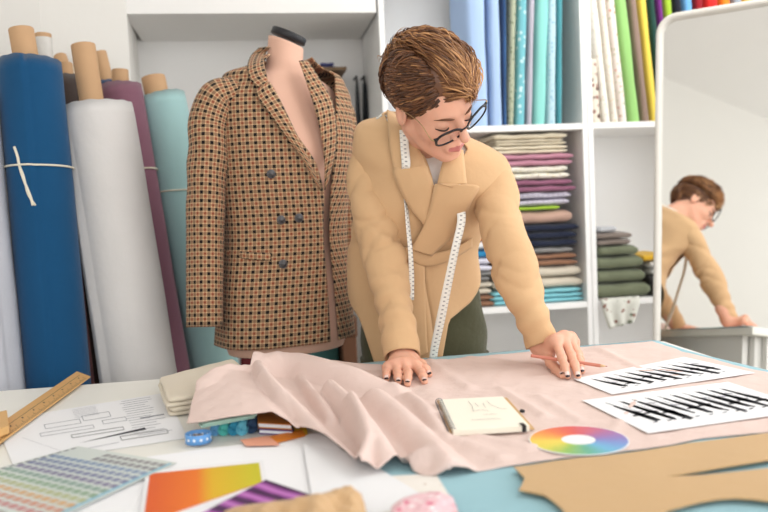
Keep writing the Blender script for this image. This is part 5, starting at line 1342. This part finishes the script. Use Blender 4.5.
# swatches under the pink flap
slabcloth('fabric_swatch', [(196, 413), (254, 403), (255, 414), (200, 424)], TZ+.022, .008, 2, cloth_mat('mint_swatch', (178, 212, 196)), 'mint green folded swatch on top of the rolled scraps', 'fabric swatch', 5, 'swatches under the pink cloth')
GS = 'small rolled scraps under the pink cloth'
for k, (x0, y0, x1, y1, r_, c_, lb) in enumerate([(214, 431, 222, 416, .0085, (120, 180, 222), 'sky blue rolled scrap next to the dotted ribbon ring'), (223, 430.5, 230, 416, .009, (96, 196, 186), 'mint turquoise rolled scrap second from the dotted ribbon ring'),
        (233, 430, 239, 415, .0095, (60, 150, 180), 'deep teal rolled scrap in the middle of the rolled scraps'), (241.5, 430, 246, 415, .0095, (110, 190, 210), 'light teal rolled scrap right of the deep teal one'), (251, 428, 256, 414, .0095, (50, 74, 104), 'denim blue rolled scrap touching the small books')]):
    a = T(x0, y0, TZ+r_+.001); b = T(x1, y1, TZ+r_+.001); b = a+(b-a)/np.linalg.norm(b-a)*.11; ax_ = (b-a)/np.linalg.norm(b-a); sd = np.cross(ax_, V(0, 0, 1)); v = []; uvn = 60
    for i, p in enumerate((a, a+(b-a)*.5, b)):
        for j in range(uvn):
            s_ = j/(uvn-1); an = s_*6*PI; rr = r_*(.25+.75*s_); v.append(p+sd*rr*math.cos(an)+V(0, 0, rr*math.sin(an)))
    o = mesh('rolled_scrap', v, grid_faces(3, uvn), cloth_mat('scrap_%d' % k, c_), origin=a); solid(o, .0009, 0); tag(o, lb, 'cloth scrap', GS)
# dotted ribbon ring with a wooden peg inside
c = T(198.5, 438, TZ+.010); v = []; n = 48
mdot = bpy.data.materials.new('blue_dotted_ribbon'); mdot.use_nodes = True; nt = mdot.node_tree; b_ = nt.nodes['Principled BSDF']; b_.inputs['Roughness'].default_value = .5
tc = N(nt, 'ShaderNodeTexCoord'); sp = N(nt, 'ShaderNodeSeparateXYZ'); nt.links.new(tc.outputs['UV'], sp.inputs[0])
fu = mathn(nt, 'SUBTRACT', mathn(nt, 'FRACT', mathn(nt, 'MULTIPLY', sp.outputs[0], 12)), .5); fv = mathn(nt, 'MULTIPLY', mathn(nt, 'SUBTRACT', sp.outputs[1], .5), 1.4)
rr = mathn(nt, 'ADD', mathn(nt, 'MULTIPLY', fu, fu), mathn(nt, 'MULTIPLY', fv, fv)); dot = mathn(nt, 'LESS_THAN', rr, .045); mx = N(nt, 'ShaderNodeMix', data_type='RGBA'); mx.inputs[6].default_value = lin((104, 162, 224)); mx.inputs[7].default_value = lin((232, 240, 248)); nt.links.new(dot, mx.inputs[0]); nt.links.new(mx.outputs[2], b_.inputs['Base Color'])
uvv = []
for h_ in (0, 1):
    for k in range(n+1): a = 2*PI*k/n; v.append((c[0]+.0195*math.cos(a), c[1]+.0185*math.sin(a), TZ+.0035+.015*h_)); uvv.append((k/n, h_))
o = mesh('dotted_ribbon', v, grid_faces(2, n+1), mdot, uv=uvv, origin=c); solid(o, .0015, 0); tag(o, 'coiled blue ribbon with white dots in front of the rolled scraps', 'ribbon')
pg = empty('clothes_peg', c, 'small wooden peg inside the dotted ribbon coil', 'peg')
for s_ in (-1, 1):
    q = MB(); q.obox(c+V(s_*.0035, 0, 0), V(.0022, 0, 0), V(.004, -.013, .002), V(0, .001, .005)); bevel(q.build('peg_half', m_rw, pg), .0006)
tube('spring', [c+V(-.006, 0, .003), c+V(.006, 0, .003)], .003, m_wire, pg, seg=8)
# two small books and bright cards
def book(c4, z, th, cov, pag, label):
    C = [T(x, y, z) for x, y in c4]; cen_ = sum(C)/4; e = empty('small_book', cen_, label, 'book', 'small books under the pink cloth')
    poly('cover', [C[i] for i in (3, 2, 1, 0)], th*.15, cov, e); D = [cen_+(p-cen_)*.96+V(0, 0, th*.16) for p in C]; poly('pages', [D[i] for i in (3, 2, 1, 0)], th*.66, pag, e)
    U_ = [p+V(0, 0, th*.83) for p in C]; poly('cover', [U_[i] for i in (3, 2, 1, 0)], th*.15, cov, e)
book([(258, 413), (290, 416), (293, 436), (259, 434)], TZ+.001, .008, mat('purple_cover', (110, 84, 140), rough=.5), m_paper, 'small purple covered book, the lower one of two')
book([(257, 410), (290, 413), (292, 430), (258, 428)], TZ+.0095, .009, mat('orange_brown_cover', (196, 120, 44), rough=.4), m_paper, 'small orange brown book, the upper one of two')
mf = [mat('orange_card', (238, 140, 40), rough=.5), mat('yellow_card', (244, 196, 40), rough=.5), mat('salmon_card', (236, 168, 140), rough=.5)]
GF = 'bright paper cards fanned out'
for k, (c4, m__, lb) in enumerate([([(292, 420), (306, 424), (308, 436), (296, 438)], mf[1], 'yellow card standing out right of the small books'), ([(262, 438), (302, 430), (306, 436), (268, 445)], mf[0], 'orange card lying in front of the small books'), ([(240, 440), (268, 436), (280, 445), (246, 446)], mf[2], 'salmon card lying in front of the rolled scraps')]):
    quadsheet('paper_card', c4, TZ+.0035+.0012*k, [m__], lb, 'card', group=GF)
# crumpled beige cloth at the bottom
BGR = Ridges([([(232, 508, .020), (262, 500, .030), (290, 496, .034), (320, 490, .036), (345, 492, .030)], .035), ([(262, 504, .03), (280, 520, .034)], .02), ([(310, 496, .036), (330, 515, .04)], .022), ([(345, 490, .03), (362, 512, .02)], .018)])
sheet_cloth('beige_cloth', [(224, 512, .003), (236, 507, .008), (264, 503, .014), (292, 500, .018), (322, 494, .022), (344, 488, .022), (357, 492, .012)], [(225, 570), (260, 580), (290, 580), (320, 580), (350, 575), (366, 560), (376, 540)], 70, 50,
    lambda x, y, u, s: BGR(x, y)*.35*min(1, s*6)+.005*snoise(x*70, y*60, 5)*min(1, s*5), cloth_mat('tan_cloth', (206, 170, 128), bump=.6), .0018, 'crumpled tan cloth at the bottom edge of the picture', 'cloth', z0=TZ+.006)
sheet_cloth('floral_cloth', [(392, 507, .004), (402, 499, .010), (418, 494, .012), (438, 492, .010), (452, 497, .004)], [(390, 560), (410, 570), (430, 570), (450, 565), (468, 550)], 40, 40,
    lambda x, y, u, s: .005*(1+snoise(x*45, y*45, 9))*min(1, s*5), floral_mat('pink_floral', (238, 196, 202), [(214, 100, 130), (250, 240, 240)], 60, .3), .0016, 'pink cloth with rose print at the bottom edge beside the white papers', 'cloth', z0=TZ+.008)
